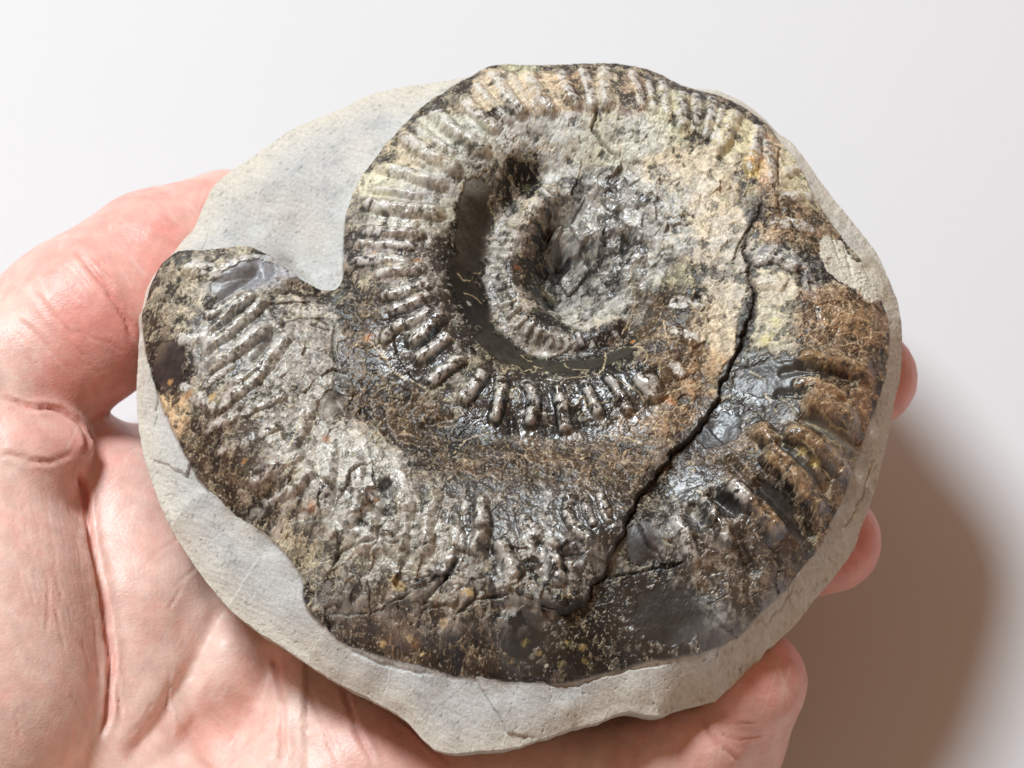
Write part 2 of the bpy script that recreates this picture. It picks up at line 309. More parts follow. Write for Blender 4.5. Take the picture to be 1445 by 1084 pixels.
# ribs: whorl, points (px,py), half width px, height mm
RIBS = [
 ('A',[(255,372),(300,385),(365,370)],15,0.7),('A',[(290,448),(310,438),(345,415)],7,0.7),('A',[(300,468),(330,440),(358,420)],7,1.0),('A',[(292,495),(340,457),(372,428)],8,0.9),
 ('A',[(300,520),(335,495),(375,463)],10,1.0),('A',[(322,548),(365,520),(405,475)],10,0.8),('A',[(285,548),(330,516)],6,0.5),('A',[(300,585),(341,552),(380,515)],9,0.9),
 ('A',[(285,615),(330,590),(400,558)],9,0.8),('A',[(405,640),(425,608),(442,562)],9,0.9),('A',[(310,640),(350,622),(395,600)],9,0.6),('A',[(350,682),(395,660),(425,640)],8,1.0),('A',[(375,716),(421,683),(440,665)],9,1.0),
 ('A',[(462,632),(460,680),(452,725)],10,0.9),('A',[(480,742),(508,715),(530,690)],12,1.2),('A',[(505,640),(502,675),(498,700)],9,0.8),('A',[(560,690),(556,725),(545,760)],10,0.8),
 ('A',[(614,685),(608,715),(600,745),(598,792)],9,1.2),('A',[(645,720),(640,760),(632,800)],9,0.7),('A',[(673,698),(677,745),(668,795)],10,1.3),('A',[(700,760),(716,795),(732,820)],10,1.1),
 ('A',[(735,720),(745,760),(756,800)],9,0.6),('A',[(772,760),(780,795),(790,832)],10,1.1),('A',[(806,692),(800,728),(815,752),(842,768)],8,0.9),('A',[(826,700),(828,725),(840,748)],6,0.8),('A',[(845,695),(852,722),(862,745)],7,0.7),
 ('A',[(815,790),(828,815),(835,840)],10,0.7),
 ('A',[(950,725),(966,760),(980,805)],10,1.0),('A',[(990,700),(1012,735),(1030,775)],9,1.2),('A',[(1022,683),(1072,722),(1102,765)],13,1.6),('A',[(1075,640),(1125,685),(1165,735)],13,1.7),
 ('A',[(1060,600),(1090,630),(1130,662),(1160,690)],12,1.5),('A',[(1100,612),(1150,632),(1200,680)],13,1.6),('A',[(1130,568),(1175,582),(1214,607)],14,1.6),('A',[(1110,545),(1150,540),(1200,565)],8,0.5),
 ('A',[(1120,505),(1170,512),(1235,530)],13,1.1),('A',[(1150,455),(1190,450),(1240,465)],34,0.4),('A',[(1058,372),(1095,366),(1130,385)],9,0.7),('A',[(1062,405),(1090,400),(1112,405)],11,0.6),
 ('A',[(1080,320),(1120,318),(1155,330)],10,0.6),('A',[(1100,285),(1130,278),(1150,285)],10,0.6),('A',[(1105,250),(1125,240),(1135,245)],9,0.6),
 ('A',[(1080,195),(1086,230),(1090,268)],8,0.7),('A',[(1072,175),(1064,215),(1056,250)],9,0.8),('A',[(1040,155),(1022,192),(1012,218)],10,0.9),('A',[(1003,135),(1003,165),(992,202)],8,0.8),
 ('A',[(962,128),(960,160),(962,192)],10,0.8),('A',[(930,108),(938,140),(942,176)],8,0.7),('A',[(890,98),(897,125),(907,160)],8,0.8),('A',[(852,92),(852,130),(860,162)],9,0.9),('A',[(818,93),(829,125),(834,165)],8,0.8),
 ('A',[(785,95),(803,135),(822,158)],9,0.9),('A',[(740,98),(760,140),(787,168)],10,1.0),('A',[(692,102),(715,140),(745,172)],10,1.0),('A',[(645,135),(675,165),(708,190)],10,0.9),
 ('A',[(605,155),(632,180),(671,207),(695,222)],10,1.1),('A',[(560,192),(590,212),(625,232),(655,248)],10,1.1),('A',[(528,240),(570,247),(605,258),(635,268)],9,1.0),('A',[(508,288),(550,297),(595,300),(632,306)],10,1.0),
 ('A',[(500,327),(540,330),(575,331),(605,336)],8,0.8),('A',[(495,348),(545,346),(592,351)],7,0.7),('A',[(492,374),(530,369),(585,372)],8,0.7),
 ('A',[(520,270),(560,272),(600,280)],6,0.6),('A',[(510,308),(550,314),(600,318)],6,0.5),('A',[(580,180),(612,200),(650,222)],6,0.6),('A',[(668,118),(695,150),(728,182)],7,0.7),('A',[(718,100),(738,138),(765,170)],7,0.6),('A',[(912,100),(918,132),(926,168)],6,0.6),('A',[(980,128),(983,160),(978,195)],7,0.6),('A',[(1020,145),(1014,175),(1003,208)],6,0.6),('A',[(255,545),(290,570),(320,572)],8,0.6),('A',[(250,480),(285,478),(315,470)],9,0.5),('A',[(575,700),(572,740),(566,780)],8,0.8),('A',[(655,700),(656,740),(650,780)],7,0.7),('A',[(525,720),(520,755),(505,785)],9,0.8),('A',[(750,735),(762,775),(772,815)],8,0.7),
 ('B',[(525,390),(560,384),(605,380)],8,0.8),('B',[(532,421),(580,411),(615,396)],8,0.8),('B',[(546,441),(575,433),(612,417)],8,0.9),('B',[(540,492),(556,463),(590,452),(622,434)],8,0.9),
 ('B',[(572,488),(600,470),(632,438)],9,1.2),('B',[(580,512),(608,497),(638,472)],9,1.1),('B',[(598,546),(635,520),(657,502)],8,1.0),('B',[(650,574),(668,550),(686,524)],9,1.1),
 ('B',[(696,602),(707,565),(711,530)],8,1.1),('B',[(734,537),(751,558),(750,585),(744,608)],8,1.2),('B',[(785,543),(790,570),(798,617)],8,1.2),('B',[(820,538),(833,563),(847,595)],7,1.1),('B',[(850,527),(872,555),(890,592)],7,1.1),
 ('B',[(898,528),(915,550),(924,572)],14,1.2),('B',[(935,505),(955,525),(962,540)],9,0.6),('B',[(945,462),(968,478),(990,485)],10,0.6),('B',[(940,425),(970,430),(1005,432)],9,0.6),
 ('C',[(850,489),(842,470)],4.5,.5),('C',[(873,476),(863,460)],4.5,.5),('C',[(893,455),(878,445)],4.5,.5),('C',[(905,430),(889,425)],4.5,.45),('C',[(912,404),(895,402)],4.5,.4),('C',[(838,492),(830,474)],4.5,.5),('C',[(760,265),(785,288)],5.4,0.80),('C',[(750,289),(777,304)],4.4,0.80),('C',[(730,299),(760,314)],5.4,0.80),('C',[(710,317),(737,324)],4.4,0.80),('C',[(696,336),(726,341)],4.4,0.69),('C',[(692,349),(724,354)],4.0,0.69),
 ('C',[(690,362),(720,365)],4.0,0.69),('C',[(689,376),(717,378)],4.0,0.69),('C',[(690,391),(718,391)],4.0,0.69),('C',[(697,411),(723,402)],4.4,0.69),('C',[(703,435),(730,423)],4.4,0.69),('C',[(713,452),(736,433)],4.4,0.80),
 ('C',[(726,466),(746,447)],4.4,0.80),('C',[(740,477),(755,454)],4.4,0.80),('C',[(756,486),(765,463)],4.4,0.80),('C',[(778,492),(776,473)],4.4,0.80),('C',[(791,495),(790,475)],4.4,0.80),('C',[(804,496),(799,477)],4.4,0.80),('C',[(825,494),(814,469)],4.4,0.80),
]
# grooves and pits: points, half width px, depth mm
GROOVES = [([(300,430),(330,408),(360,388)],8,1.1),([(362,507),(375,490),(386,470)],6,1.0),([(343,580),(376,560)],6,0.8),([(370,706),(420,672)],7,1.1),([(545,685),(548,712),(540,725)],9,1.6),([(684,765),(707,803)],9,1.2),
 ([(760,765),(768,815)],7,1.0),([(655,730),(660,780)],7,0.9),([(580,735),(578,785)],6,0.9),([(1072,681),(1105,712),(1140,750)],11,2.0),([(1005,698),(1035,718)],9,1.9),([(978,718),(990,738)],10,1.9),([(1100,630),(1150,672),(1165,690)],8,1.6),
 ([(1135,592),(1175,606),(1207,622)],8,1.1),([(640,590),(600,600)],6,0.6),([(1105,525),(1150,520),(1200,535)],6,0.6),([(1100,555),(1150,558),(1190,572)],7,1.0),([(1030,650),(1062,690),(1085,730)],7,1.1),([(1040,755),(1060,800)],9,1.4),([(1090,770),(1110,800)],8,1.0),([(772,600),(774,612)],9,0.9),([(720,590),(722,610)],7,0.9),([(815,580),(822,602)],6,0.7),
 ([(985,150),(985,185)],8,0.6),([(1035,205),(1020,225)],6,0.6),([(640,160),(660,185)],8,0.6),([(600,175),(640,205)],6,0.6),([(560,225),(610,245)],6,0.6),([(530,275),(600,282)],7,0.6),([(510,312),(590,318)],6,0.6),
 ([(773,330),(768,370),(768,410),(784,432)],9,2.0),([(790,370),(782,395),(790,425)],7,1.4),([(885,335),(880,352)],6,1.2),([(905,420),(960,430)],8,0.7),([(968,428),(985,425)],8,0.8),
 ([(410,405),(455,418)],7,0.7),([(475,562),(485,580)],7,1.3),([(545,615),(560,630)],6,0.7),([(1100,280),(1104,300)],5,0.6),([(1130,395),(1140,415)],8,0.6)]
# thin cracks: points, half width px, depth mm
CRACKS = [([(838,150),(840,165),(836,183),(846,196),(860,214),(880,230)],3.0,1.6),([(815,190),(822,203)],2,0.8),([(1100,212),(1098,235),(1100,262)],3,1.2),([(1062,318),(1045,340),(1038,365)],2.5,1.2),
 ([(1050,345),(1040,362),(1028,372)],2.0,0.8),([(780,300),(772,325),(766,332),(778,318)],2,0.8),([(828,280),(812,302),(802,320)],2.5,1.1),([(800,332),(770,345),(755,352)],2.5,1.1),([(900,265),(902,300)],3,0.9),
 ([(790,545),(800,570),(806,595)],1.6,0.5),([(735,540),(750,565),(760,577)],1.6,0.5),([(330,435),(331,446)],1.6,0.6),([(470,808),(474,790),(486,775),(510,770),(535,760)],3,1.2),([(535,755),(550,766),(570,764)],2.2,0.8),
 ([(500,870),(535,862),(560,845),(585,838)],2.8,1.2),([(590,855),(615,830),(640,800),(648,785)],4,1.5),([(640,870),(660,852),(690,842),(725,838)],3,1.2),([(855,815),(895,808),(940,800),(980,790)],3,1.2),
 ([(900,735),(915,765),(938,790),(950,800)],2.5,0.9),([(770,775),(800,786),(835,778)],2,0.7),([(465,412),(500,405),(510,380)],2,0.6),([(386,470),(420,452),(470,452)],2,0.5),([(490,915),(540,938),(620,955)],3,0.8),
 ([(740,955),(800,968),(850,955),(900,942),(960,936)],2.6,0.9),([(475,455),(470,490),(480,525)],3,1.0),([(340,425),(380,430),(440,428)],2,0.6),([(1172,330),(1180,352),(1186,372)],2,0.6),([(1190,345),(1200,380),(1204,395)],2.4,0.7),
 ([(1232,640),(1215,700),(1180,760)],3,0.9),([(1120,840),(1080,880),(1060,900)],3,1.0),([(1225,420),(1250,450)],2.4,0.6)]
# flake edges: points, raise mm on the left-hand side of travel, falloff mm
FLAKES = [([(690,850),(730,848),(765,856),(800,862),(835,838)],1.0,5),([(560,845),(500,872),(455,868)],0.7,4),([(980,792),(940,801),(895,809),(852,817)],0.9,4),
 ([(475,800),(472,745),(440,735),(405,745)],0.8,3),([(930,790),(905,745),(890,720)],-0.7,4),([(1105,612),(1075,590),(1040,565)],0.7,4),([(995,600),(1040,640),(1060,635)],-0.5,3),([(1205,655),(1160,700),(1140,760)],0.5,3),
 ([(545,400),(560,500),(600,548),(640,560)],-0.5,5),([(690,850),(640,870),(620,900)],0.5,4),([(870,300),(845,330),(850,370)],0.9,4),([(830,290),(800,330),(772,345)],1.0,4),([(900,330),(880,380),(850,400)],0.9,5),
 ([(1140,385),(1150,415),(1200,405)],-0.6,3),([(1130,548),(1170,540),(1215,560)],-0.4,3)]

# smooth worn patches of the inner mould: px, py, rx, ry, rotation deg
SMOOTH = [(668,320,26,75,8),(665,420,24,60,-25),(705,490,40,26,35),(780,516,90,18,0),(860,505,40,14,-20),(1015,608,38,26,-25),(1085,535,55,26,5),(1172,606,42,10,20),(1130,655,42,9,40),(950,866,64,38,-5),(735,888,34,30,0),
 (238,515,26,36,-15),(345,392,55,22,-25),(908,760,26,26,20),(1105,718,48,16,48),(1020,708,22,12,30),
 (1020,888,40,30,-30),(465,570,16,28,20)]

# colour patches: px, py, rx, ry, rot, sRGB, roughness
C_DARK=(66,58,48); C_BROWN=(92,68,48); C_PURP=(88,70,66); C_CREAM=(196,186,152); C_TAN=(170,138,102); C_ORANGE=(190,122,52); C_OLIVE=(150,146,112); C_GREY=(136,134,130); C_DGREY=(76,76,74); C_SILV=(158,154,148); C_GOLD=(176,142,70)
PATCH = [
 (300,420,80,60,-20,(136,126,108),.5),(345,392,60,24,-25,(148,150,156),.38),(245,430,40,50,0,(130,116,94),.55),(225,470,20,40,0,(124,102,74),.55),(238,515,30,38,-15,(84,66,62),.42),(240,590,24,40,-25,(170,134,84),.6),(330,470,60,50,-35,(142,138,132),.38),
 (340,540,70,50,-30,(130,122,110),.42),(430,500,60,70,0,(150,143,132),.45),(400,600,80,50,-20,(140,128,108),.48),(310,620,60,50,40,(112,96,74),.55),(280,640,40,30,40,(98,80,72),.5),(350,690,50,30,35,(120,92,60),.5),(420,690,60,40,-20,(140,126,106),.45),
 (460,640,50,60,0,(158,152,140),.42),(520,660,50,50,0,(150,142,126),.45),(500,720,50,50,0,(140,132,120),.42),(440,770,50,35,10,(136,126,98),.5),(470,840,50,40,0,(110,96,78),.5),(560,790,60,50,0,(140,130,108),.42),(600,740,50,60,0,(152,136,112),.42),
 (560,890,80,35,15,(88,70,52),.4),(620,930,60,20,10,(84,66,48),.4),(560,910,26,14,0,(150,112,58),.4),(620,850,60,40,0,(104,88,70),.42),(530,840,40,20,0,(112,104,92),.45),
 (500,520,30,60,0,(84,62,42),.5),(560,580,70,30,25,(92,66,40),.5),(650,625,90,26,5,(70,54,40),.5),(780,660,150,40,0,(92,72,54),.48),(800,640,90,20,0,(92,76,60),.45),(660,690,120,50,0,(114,94,74),.5),(740,720,90,50,0,(122,104,86),.45),(860,620,40,16,0,(92,80,66),.45),
 (940,590,50,24,-25,(178,122,58),.5),(960,560,40,26,-30,(164,118,66),.5),(900,640,60,30,-35,(120,94,72),.48),(870,690,50,50,0,(100,82,70),.42),(820,730,50,50,0,(86,72,70),.32),(760,800,90,50,0,(100,80,62),.4),(690,790,70,50,0,(120,104,88),.4),
 (940,872,105,55,-5,(80,79,74),.38),(735,890,50,45,0,(74,73,68),.38),(800,900,50,25,10,(102,82,50),.42),(1000,905,60,26,-20,(128,130,130),.45),(905,762,40,38,20,(104,104,104),.4),(930,700,30,30,0,(110,100,84),.4),
 (1015,608,44,30,-25,(96,100,106),.35),(1085,535,60,30,5,(92,90,82),.38),(1050,640,50,40,30,(116,92,68),.45),(1030,720,70,60,40,(86,68,56),.38),(1090,780,70,50,-30,(80,62,50),.38),(1000,790,50,50,0,(88,78,70),.38),(1060,840,60,40,-35,(86,68,52),.4),
 (1120,740,60,30,50,(92,84,74),.4),(1160,720,40,50,0,(152,122,84),.5),(1150,640,60,24,40,(120,100,62),.45),(1180,660,40,30,40,(160,128,74),.5),(1190,590,50,30,20,(168,124,74),.5),(1172,606,44,11,20,(132,132,118),.42),(1130,655,44,10,40,(104,100,92),.42),
 (1190,530,60,30,10,(150,108,66),.5),(1150,515,40,20,0,(104,80,54),.48),(1190,460,70,50,10,(150,112,78),.45),(1090,450,40,50,0,(148,140,116),.58),(1090,400,40,26,0,(158,146,120),.5),(1110,365,50,16,8,(118,116,114),.38),(1140,390,22,18,0,(108,104,108),.35),
 (1130,320,50,36,10,(148,116,78),.55),(1120,250,34,50,-25,(174,158,122),.6),(1085,225,26,44,0,(164,132,98),.6),(1064,235,13,20,20,(206,140,58),.55),(1030,185,36,34,-30,(180,156,116),.6),(985,170,26,40,0,(128,116,88),.55),(945,160,40,50,0,(146,140,110),.58),
 (895,130,30,46,10,(140,108,84),.55),(850,130,26,46,0,(158,146,122),.55),(815,120,34,40,20,(150,116,80),.55),(770,125,40,40,30,(176,144,110),.58),(720,120,40,34,20,(170,150,120),.6),(735,100,22,16,0,(140,138,106),.5),(690,130,44,30,-30,(158,140,112),.55),
 (640,140,40,20,-40,(122,108,88),.5),(640,195,60,30,30,(168,164,144),.5),(590,215,50,26,25,(164,148,116),.55),(545,215,26,40,40,(132,116,90),.5),(540,260,50,26,5,(168,160,130),.55),(600,260,50,26,10,(160,156,146),.5),(560,300,70,24,4,(150,142,122),.5),(620,300,20,12,0,(184,178,142),.6),
 (500,310,20,60,0,(116,104,90),.5),(540,345,60,24,0,(138,122,114),.45),(560,385,60,24,-4,(134,120,108),.45),(500,400,40,30,0,(122,106,86),.5),(520,450,40,40,0,(98,80,62),.5),(590,440,50,40,-30,(122,104,100),.36),(600,490,50,36,-30,(100,80,76),.34),(650,445,26,40,-10,(84,64,56),.4),
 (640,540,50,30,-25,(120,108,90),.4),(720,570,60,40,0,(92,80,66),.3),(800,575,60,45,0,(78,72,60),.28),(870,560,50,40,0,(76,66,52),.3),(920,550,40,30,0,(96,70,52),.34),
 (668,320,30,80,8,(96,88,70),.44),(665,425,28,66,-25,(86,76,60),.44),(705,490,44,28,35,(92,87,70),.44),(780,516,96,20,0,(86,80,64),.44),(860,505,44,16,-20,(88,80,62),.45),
 (680,240,50,30,-30,(150,146,130),.5),(740,240,36,20,-30,(84,68,52),.45),(725,275,34,20,-40,(98,88,78),.45),(780,210,70,30,0,(190,182,154),.62),(850,205,50,26,0,(178,170,140),.58),(900,190,50,26,0,(168,166,152),.5),(960,240,70,26,0,(164,150,122),.56),
 (1000,300,40,40,0,(164,148,120),.58),(1040,270,26,24,0,(142,122,90),.55),(1025,390,36,70,0,(150,141,126),.55),(1010,460,30,40,0,(160,142,112),.55),(985,520,34,30,-30,(170,130,76),.52),(940,300,50,50,0,(132,132,126),.42),(860,300,60,60,0,(112,112,110),.36),
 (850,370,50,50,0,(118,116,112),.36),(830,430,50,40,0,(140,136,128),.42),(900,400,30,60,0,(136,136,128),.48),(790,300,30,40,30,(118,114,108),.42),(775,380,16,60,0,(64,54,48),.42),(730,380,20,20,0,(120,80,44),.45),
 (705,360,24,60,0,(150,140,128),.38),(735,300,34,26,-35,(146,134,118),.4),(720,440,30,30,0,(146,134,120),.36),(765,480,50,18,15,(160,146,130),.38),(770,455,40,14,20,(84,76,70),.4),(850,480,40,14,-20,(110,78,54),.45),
 (935,425,50,22,0,(84,80,66),.45),(960,400,24,20,0,(128,120,88),.55),(930,470,40,24,0,(112,82,54),.48),(950,500,40,20,0,(120,84,48),.48),(1055,450,12,40,15,(92,74,60),.5)]
# small bright specks of calcite / pyrite and orange stains: px,py,r,colour
SPECK = [(540,912,6,(222,190,130)),(578,904,7,(236,212,160)),(596,926,5,(228,200,150)),(588,912,10,(150,104,56)),(740,910,7,(170,150,90)),(760,924,6,(176,156,100)),(800,906,6,(180,160,100)),(822,914,7,(176,152,96)),
 (826,934,7,(160,146,92)),(790,940,6,(150,140,86)),(722,938,5,(170,140,90)),(1060,228,9,(214,150,70)),(945,568,11,(188,124,66)),(1012,320,9,(216,208,196)),(622,303,7,(206,200,160)),(893,482,6,(204,140,70)),(590,368,8,(180,136,92)),
 (528,360,7,(180,136,92)),(730,378,8,(150,84,36)),(1000,405,8,(190,180,150)),(662,428,5,(226,220,206)),(520,478,9,(186,120,64)),(1150,655,10,(214,196,120)),(1130,640,9,(200,180,120)),(660,835,10,(214,180,120)),(625,880,9,(206,180,140)),(560,825,14,(226,200,150)),
 (1095,455,12,(206,196,140)),(1080,480,14,(206,196,132)),(880,655,5,(216,196,170)),(460,620,9,(196,150,116)),(440,715,9,(196,140,96)),(530,705,6,(196,136,60)),(300,560,9,(206,170,110)),(268,560,8,(196,150,90)),(240,540,6,(206,160,100)),(345,650,6,(190,140,80))]
# thin raised cream veins: suture lines on the smooth walls and the borders of shell remains
VEINS = [[(709,522),(713,528),(718,517),(729,516),(736,522),(742,523),(748,520),(752,526),(757,521),(754,515),(763,519),(766,517)],[(735,500),(744,507),(750,508)],[(794,506),(800,516),(808,520),(820,521),(830,522),(826,527),(830,531),(818,532),(800,534),(792,540),(788,548)],
 [(854,497),(853,515),(848,525),(838,532),(830,536)],[(646,386),(655,396),(664,395),(668,387),(678,386)],[(655,413),(668,418),(680,428)],[(600,548),(585,540),(565,530),(552,520),(545,505),(530,480)],[(540,500),(553,522),(566,533),(590,542),(602,552)],
 [(720,552),(730,548),(734,556),(726,566)],[(800,570),(812,572),(822,560),(826,575),(815,590)],[(830,575),(845,570),(858,566)],[(870,535),(890,548),(905,560),(906,578),(892,588),(880,580)],[(1120,545),(1128,533),(1150,536),(1172,545),(1195,560)],
 [(1138,592),(1150,596),(1166,604)],[(1130,628),(1146,642),(1160,660),(1172,676)],[(1150,580),(1165,592),(1180,602),(1200,612)],[(1060,525),(1070,530),(1080,538)],[(1080,555),(1088,572),(1096,580)],[(1165,400),(1190,432),(1166,465)],[(1170,430),(1200,445),(1240,462)],
 [(1150,480),(1180,500),(1215,520)],[(1190,490),(1215,480),(1235,470)],[(690,100),(715,130),(740,140)],[(718,98),(722,115),(745,135),(748,155),(755,168),(752,180)],[(765,95),(768,112),(778,130),(788,150)],[(893,110),(897,135),(906,155),(920,172)],[(848,95),(860,120),(872,140)],
 [(565,175),(590,180),(610,195),(600,205)],[(1012,200),(1010,212),(1022,218)],[(1052,225),(1042,240),(1050,255)],[(895,372),(890,395),(897,420),(890,450),(878,470)],[(980,410),(975,430),(1000,440)],[(975,435),(995,450),(1000,465)],[(936,452),(942,478),(955,482)],
 [(890,490),(905,492),(914,502),(908,515)],[(930,590),(950,580),(975,570)],[(890,610),(920,600),(940,605)],[(850,615),(880,618),(905,628)],[(940,560),(965,548),(985,545)],[(760,268),(745,285),(735,300)],[(700,560),(715,545)],[(500,490),(515,478),(528,490),(540,505)],
 [(640,640),(660,620),(690,612)],[(1080,700),(1095,720),(1110,735)],[(1040,690),(1055,705)],[(980,690),(1000,700),(1012,720)],[(1100,620),(1080,612)],[(425,600),(405,640)],[(330,520),(310,540)],[(304,486),(308,505),(306,522)]]

# the ribs of the body whorl run on towards the seam
def _longer(r):
    w_, p_, h_, z_ = r
    c = np.mean(p_, axis=0); k = 1.0
    if w_ == 'A' and c[0] < 460 and c[1] > 400: k = 1.2
    elif w_ == 'A' and c[1] > 680 and c[0] < 900: k = 1.0
    return (w_, [tuple(c + (np.array(q) - c) * k) for q in p_], h_, z_)
RIBS = [_longer(r) for r in RIBS]

# ------------------------------------------------------------------ the fossil: relief
for _l in (OUTLINE, EXTRA):                           # the flank of the stone slopes outwards
    for _i, _p in enumerate(_l):
        if _p[2] < -12 and _p[1] > 480 and not (700 < _p[0] < 900 and _p[1] < 450): _l[_i] = (_p[0], _p[1], -12 + (_p[2] + 12) * (0.5 + 0.5 * float(smooth(900, 1050, np.float64(_p[0])))))
def dens(line, n=3, closed=False): return spline(line, n, closed)
ctrl = np.vstack([dens(OUTLINE, 2, True), dens(AMM, 1, True), dens(SEAM12, 2), dens(SEAM23, 2), dens(SEAM34, 1, True),
                  dens(CREST, 2), dens(WALLTOP, 2), dens(CREST3, 2), np.array(EXTRA, float)])
cw = W(ctrl[:, 0], ctrl[:, 1], Z0 + ctrl[:, 2]); cxy = cw[:, :2]; ch = ctrl[:, 2]
nC = len(cxy)
Dm = np.linalg.norm(cxy[:, None] - cxy[None], axis=2)
Am = np.zeros((nC + 3, nC + 3)); Am[:nC, :nC] = -Dm - np.eye(nC) * 0.35
Am[:nC, nC] = 1; Am[:nC, nC + 1:] = cxy; Am[nC, :nC] = 1; Am[nC + 1:, :nC] = cxy.T
sol = np.linalg.solve(Am, np.r_[ch, 0, 0, 0])
out_xy, out_h = PL(dens(OUTLINE, 6, True))
lo = out_xy.min(0) - 3; hi = out_xy.max(0) + 3
NG = 300
gx = np.linspace(lo[0], hi[0], NG); gy = np.linspace(lo[1], hi[1], NG)
GXm, GYm = np.meshgrid(gx, gy, indexing='ij')
GP = np.stack([GXm.ravel(), GYm.ravel()], 1)
mac = np.zeros(len(GP))
for s in range(0, len(GP), 6000):
    q = GP[s:s + 6000]
    d = np.sqrt(((q[:, None, :] - cxy[None]) ** 2).sum(2))
    mac[s:s + 6000] = -d @ sol[:nC] + sol[nC] + q @ sol[nC + 1:]
mac = mac.reshape(NG, NG)
def blur(a, n):
    for _ in range(n):
        p = np.pad(a, 1, mode='edge'); a = (p[:-2, 1:-1] + p[2:, 1:-1] + 2 * p[1:-1, 1:-1]) / 4
        p = np.pad(a, 1, mode='edge'); a = (p[1:-1, :-2] + p[1:-1, 2:] + 2 * p[1:-1, 1:-1]) / 4
    return a
mac = blur(mac, 3)
def samp(grid, x, y):
    fx = np.clip((x - gx[0]) / (gx[1] - gx[0]), 0, NG - 1.001); fy = np.clip((y - gy[0]) / (gy[1] - gy[0]), 0, NG - 1.001)
    i = fx.astype(np.int32); j = fy.astype(np.int32); u = fx - i; v = fy - j
    return (grid[i, j] * (1 - u) + grid[i + 1, j] * u) * (1 - v) + (grid[i, j + 1] * (1 - u) + grid[i + 1, j + 1] * u) * v
def locate(pts):
    a = np.array(pts, float); h = np.full(len(a), -3.0)
    for _ in range(4):
        p = W(a[:, 0], a[:, 1], Z0 + h); h = samp(mac, p[:, 0], p[:, 1])
    return p[:, :2]
def sdf_grid(poly):
    d, _, _ = seg_dist(GP, poly, True)
    return np.where(inside(GP, poly), d, -d).reshape(NG, NG)
sd_amm_g = sdf_grid(PL(dens(AMM, 4, True))[0])
sd_12_g = sdf_grid(PL(dens(SEAM12, 3))[0]); sd_23_g = sdf_grid(PL(dens(SEAM23, 3))[0]); sd_34_g = sdf_grid(PL(dens(SEAM34, 3, True))[0])

# grid of the whole top surface, mapped from a square onto the stone's outline
N = 920
ctr = W(735, 560, Z0 - 6)[:2]
rel = out_xy - ctr
ang = np.arctan2(rel[:, 1], rel[:, 0]); rad = np.linalg.norm(rel, axis=1)
o = np.argsort(ang); ang = ang[o]; rad = rad[o]; oh = out_h[o]
ang3 = np.r_[ang - 2 * np.pi, ang, ang + 2 * np.pi]; rad3 = np.r_[rad, rad, rad]
u = np.linspace(-1, 1, N); U, V = np.meshgrid(u, u, indexing='ij')
DX = U * np.sqrt(1 - V * V / 2); DY = V * np.sqrt(1 - U * U / 2)
th = np.arctan2(DY, DX); rr = np.sqrt(DX * DX + DY * DY)
Rb = np.interp(th, ang3, rad3)
Rb = Rb + 0.55 * fbm(np.cos(th) * 40, np.sin(th) * 40, 5.0, 5, gain=.6, seed=3)
# keep the inner part a plain round grid and let the outline's shape grow towards the edge
Rm = rad.mean(); wgt = smooth(0.0, 1.0, rr) 
rr_mm = rr * (Rm * 0.96 * (1 - wgt) + Rb * wgt)
X = ctr[0] + rr_mm * np.cos(th); Y = ctr[1] + rr_mm * np.sin(th)
x = X.ravel(); y = Y.ravel(); P = np.stack([x, y], 1)

H = samp(mac, x, y)
wx = 0.25 * fbm(x, y, 1.6, 3, seed=11); wy = 0.25 * fbm(x, y, 1.6, 3, seed=12)
sd_amm = samp(sd_amm_g, x + 1.4 * wx, y + 1.4 * wy)
sd_12 = samp(sd_12_g, x + wx, y + wy); sd_23 = samp(sd_23_g, x + wx, y + wy); sd_34 = samp(sd_34_g, x + wx, y + wy)
IN = smooth(-0.10, 0.16, sd_amm)                    # 1 on the ammonite, 0 on the grey stone

# worn smooth patches
def blob(px, py, rx, ry, rot, soft=1.0, hard=False):
    c = locate([(px, py)])[0]; a = math.radians(rot)
    r = max(rx, ry) * 0.1 * 2.4 + 1
    m = np.nonzero((np.abs(x - c[0]) < r) & (np.abs(y - c[1]) < r))[0]
    dx = x[m] - c[0] + 1.6 * wx[m] * min(rx, ry) * 0.06; dy = (y[m] - c[1]) + 1.6 * wy[m] * min(rx, ry) * 0.06
    # rotation is clockwise on the photo (y down)
    ux = dx * math.cos(a) - dy * math.sin(a); uy = dx * math.sin(a) + dy * math.cos(a)
    q = np.sqrt((ux / (rx * 0.1)) ** 2 + (uy / (ry * 0.108)) ** 2)
    return m, q
SM = np.zeros_like(x)
for b in SMOOTH:
    m, q = blob(*b)
    SM[m] = np.maximum(SM[m], 1 - smooth(0.86, 0.98, q + 1.3 * (wx[m] + wy[m])))
SM *= IN
ROUGH = (1 - SM) * IN

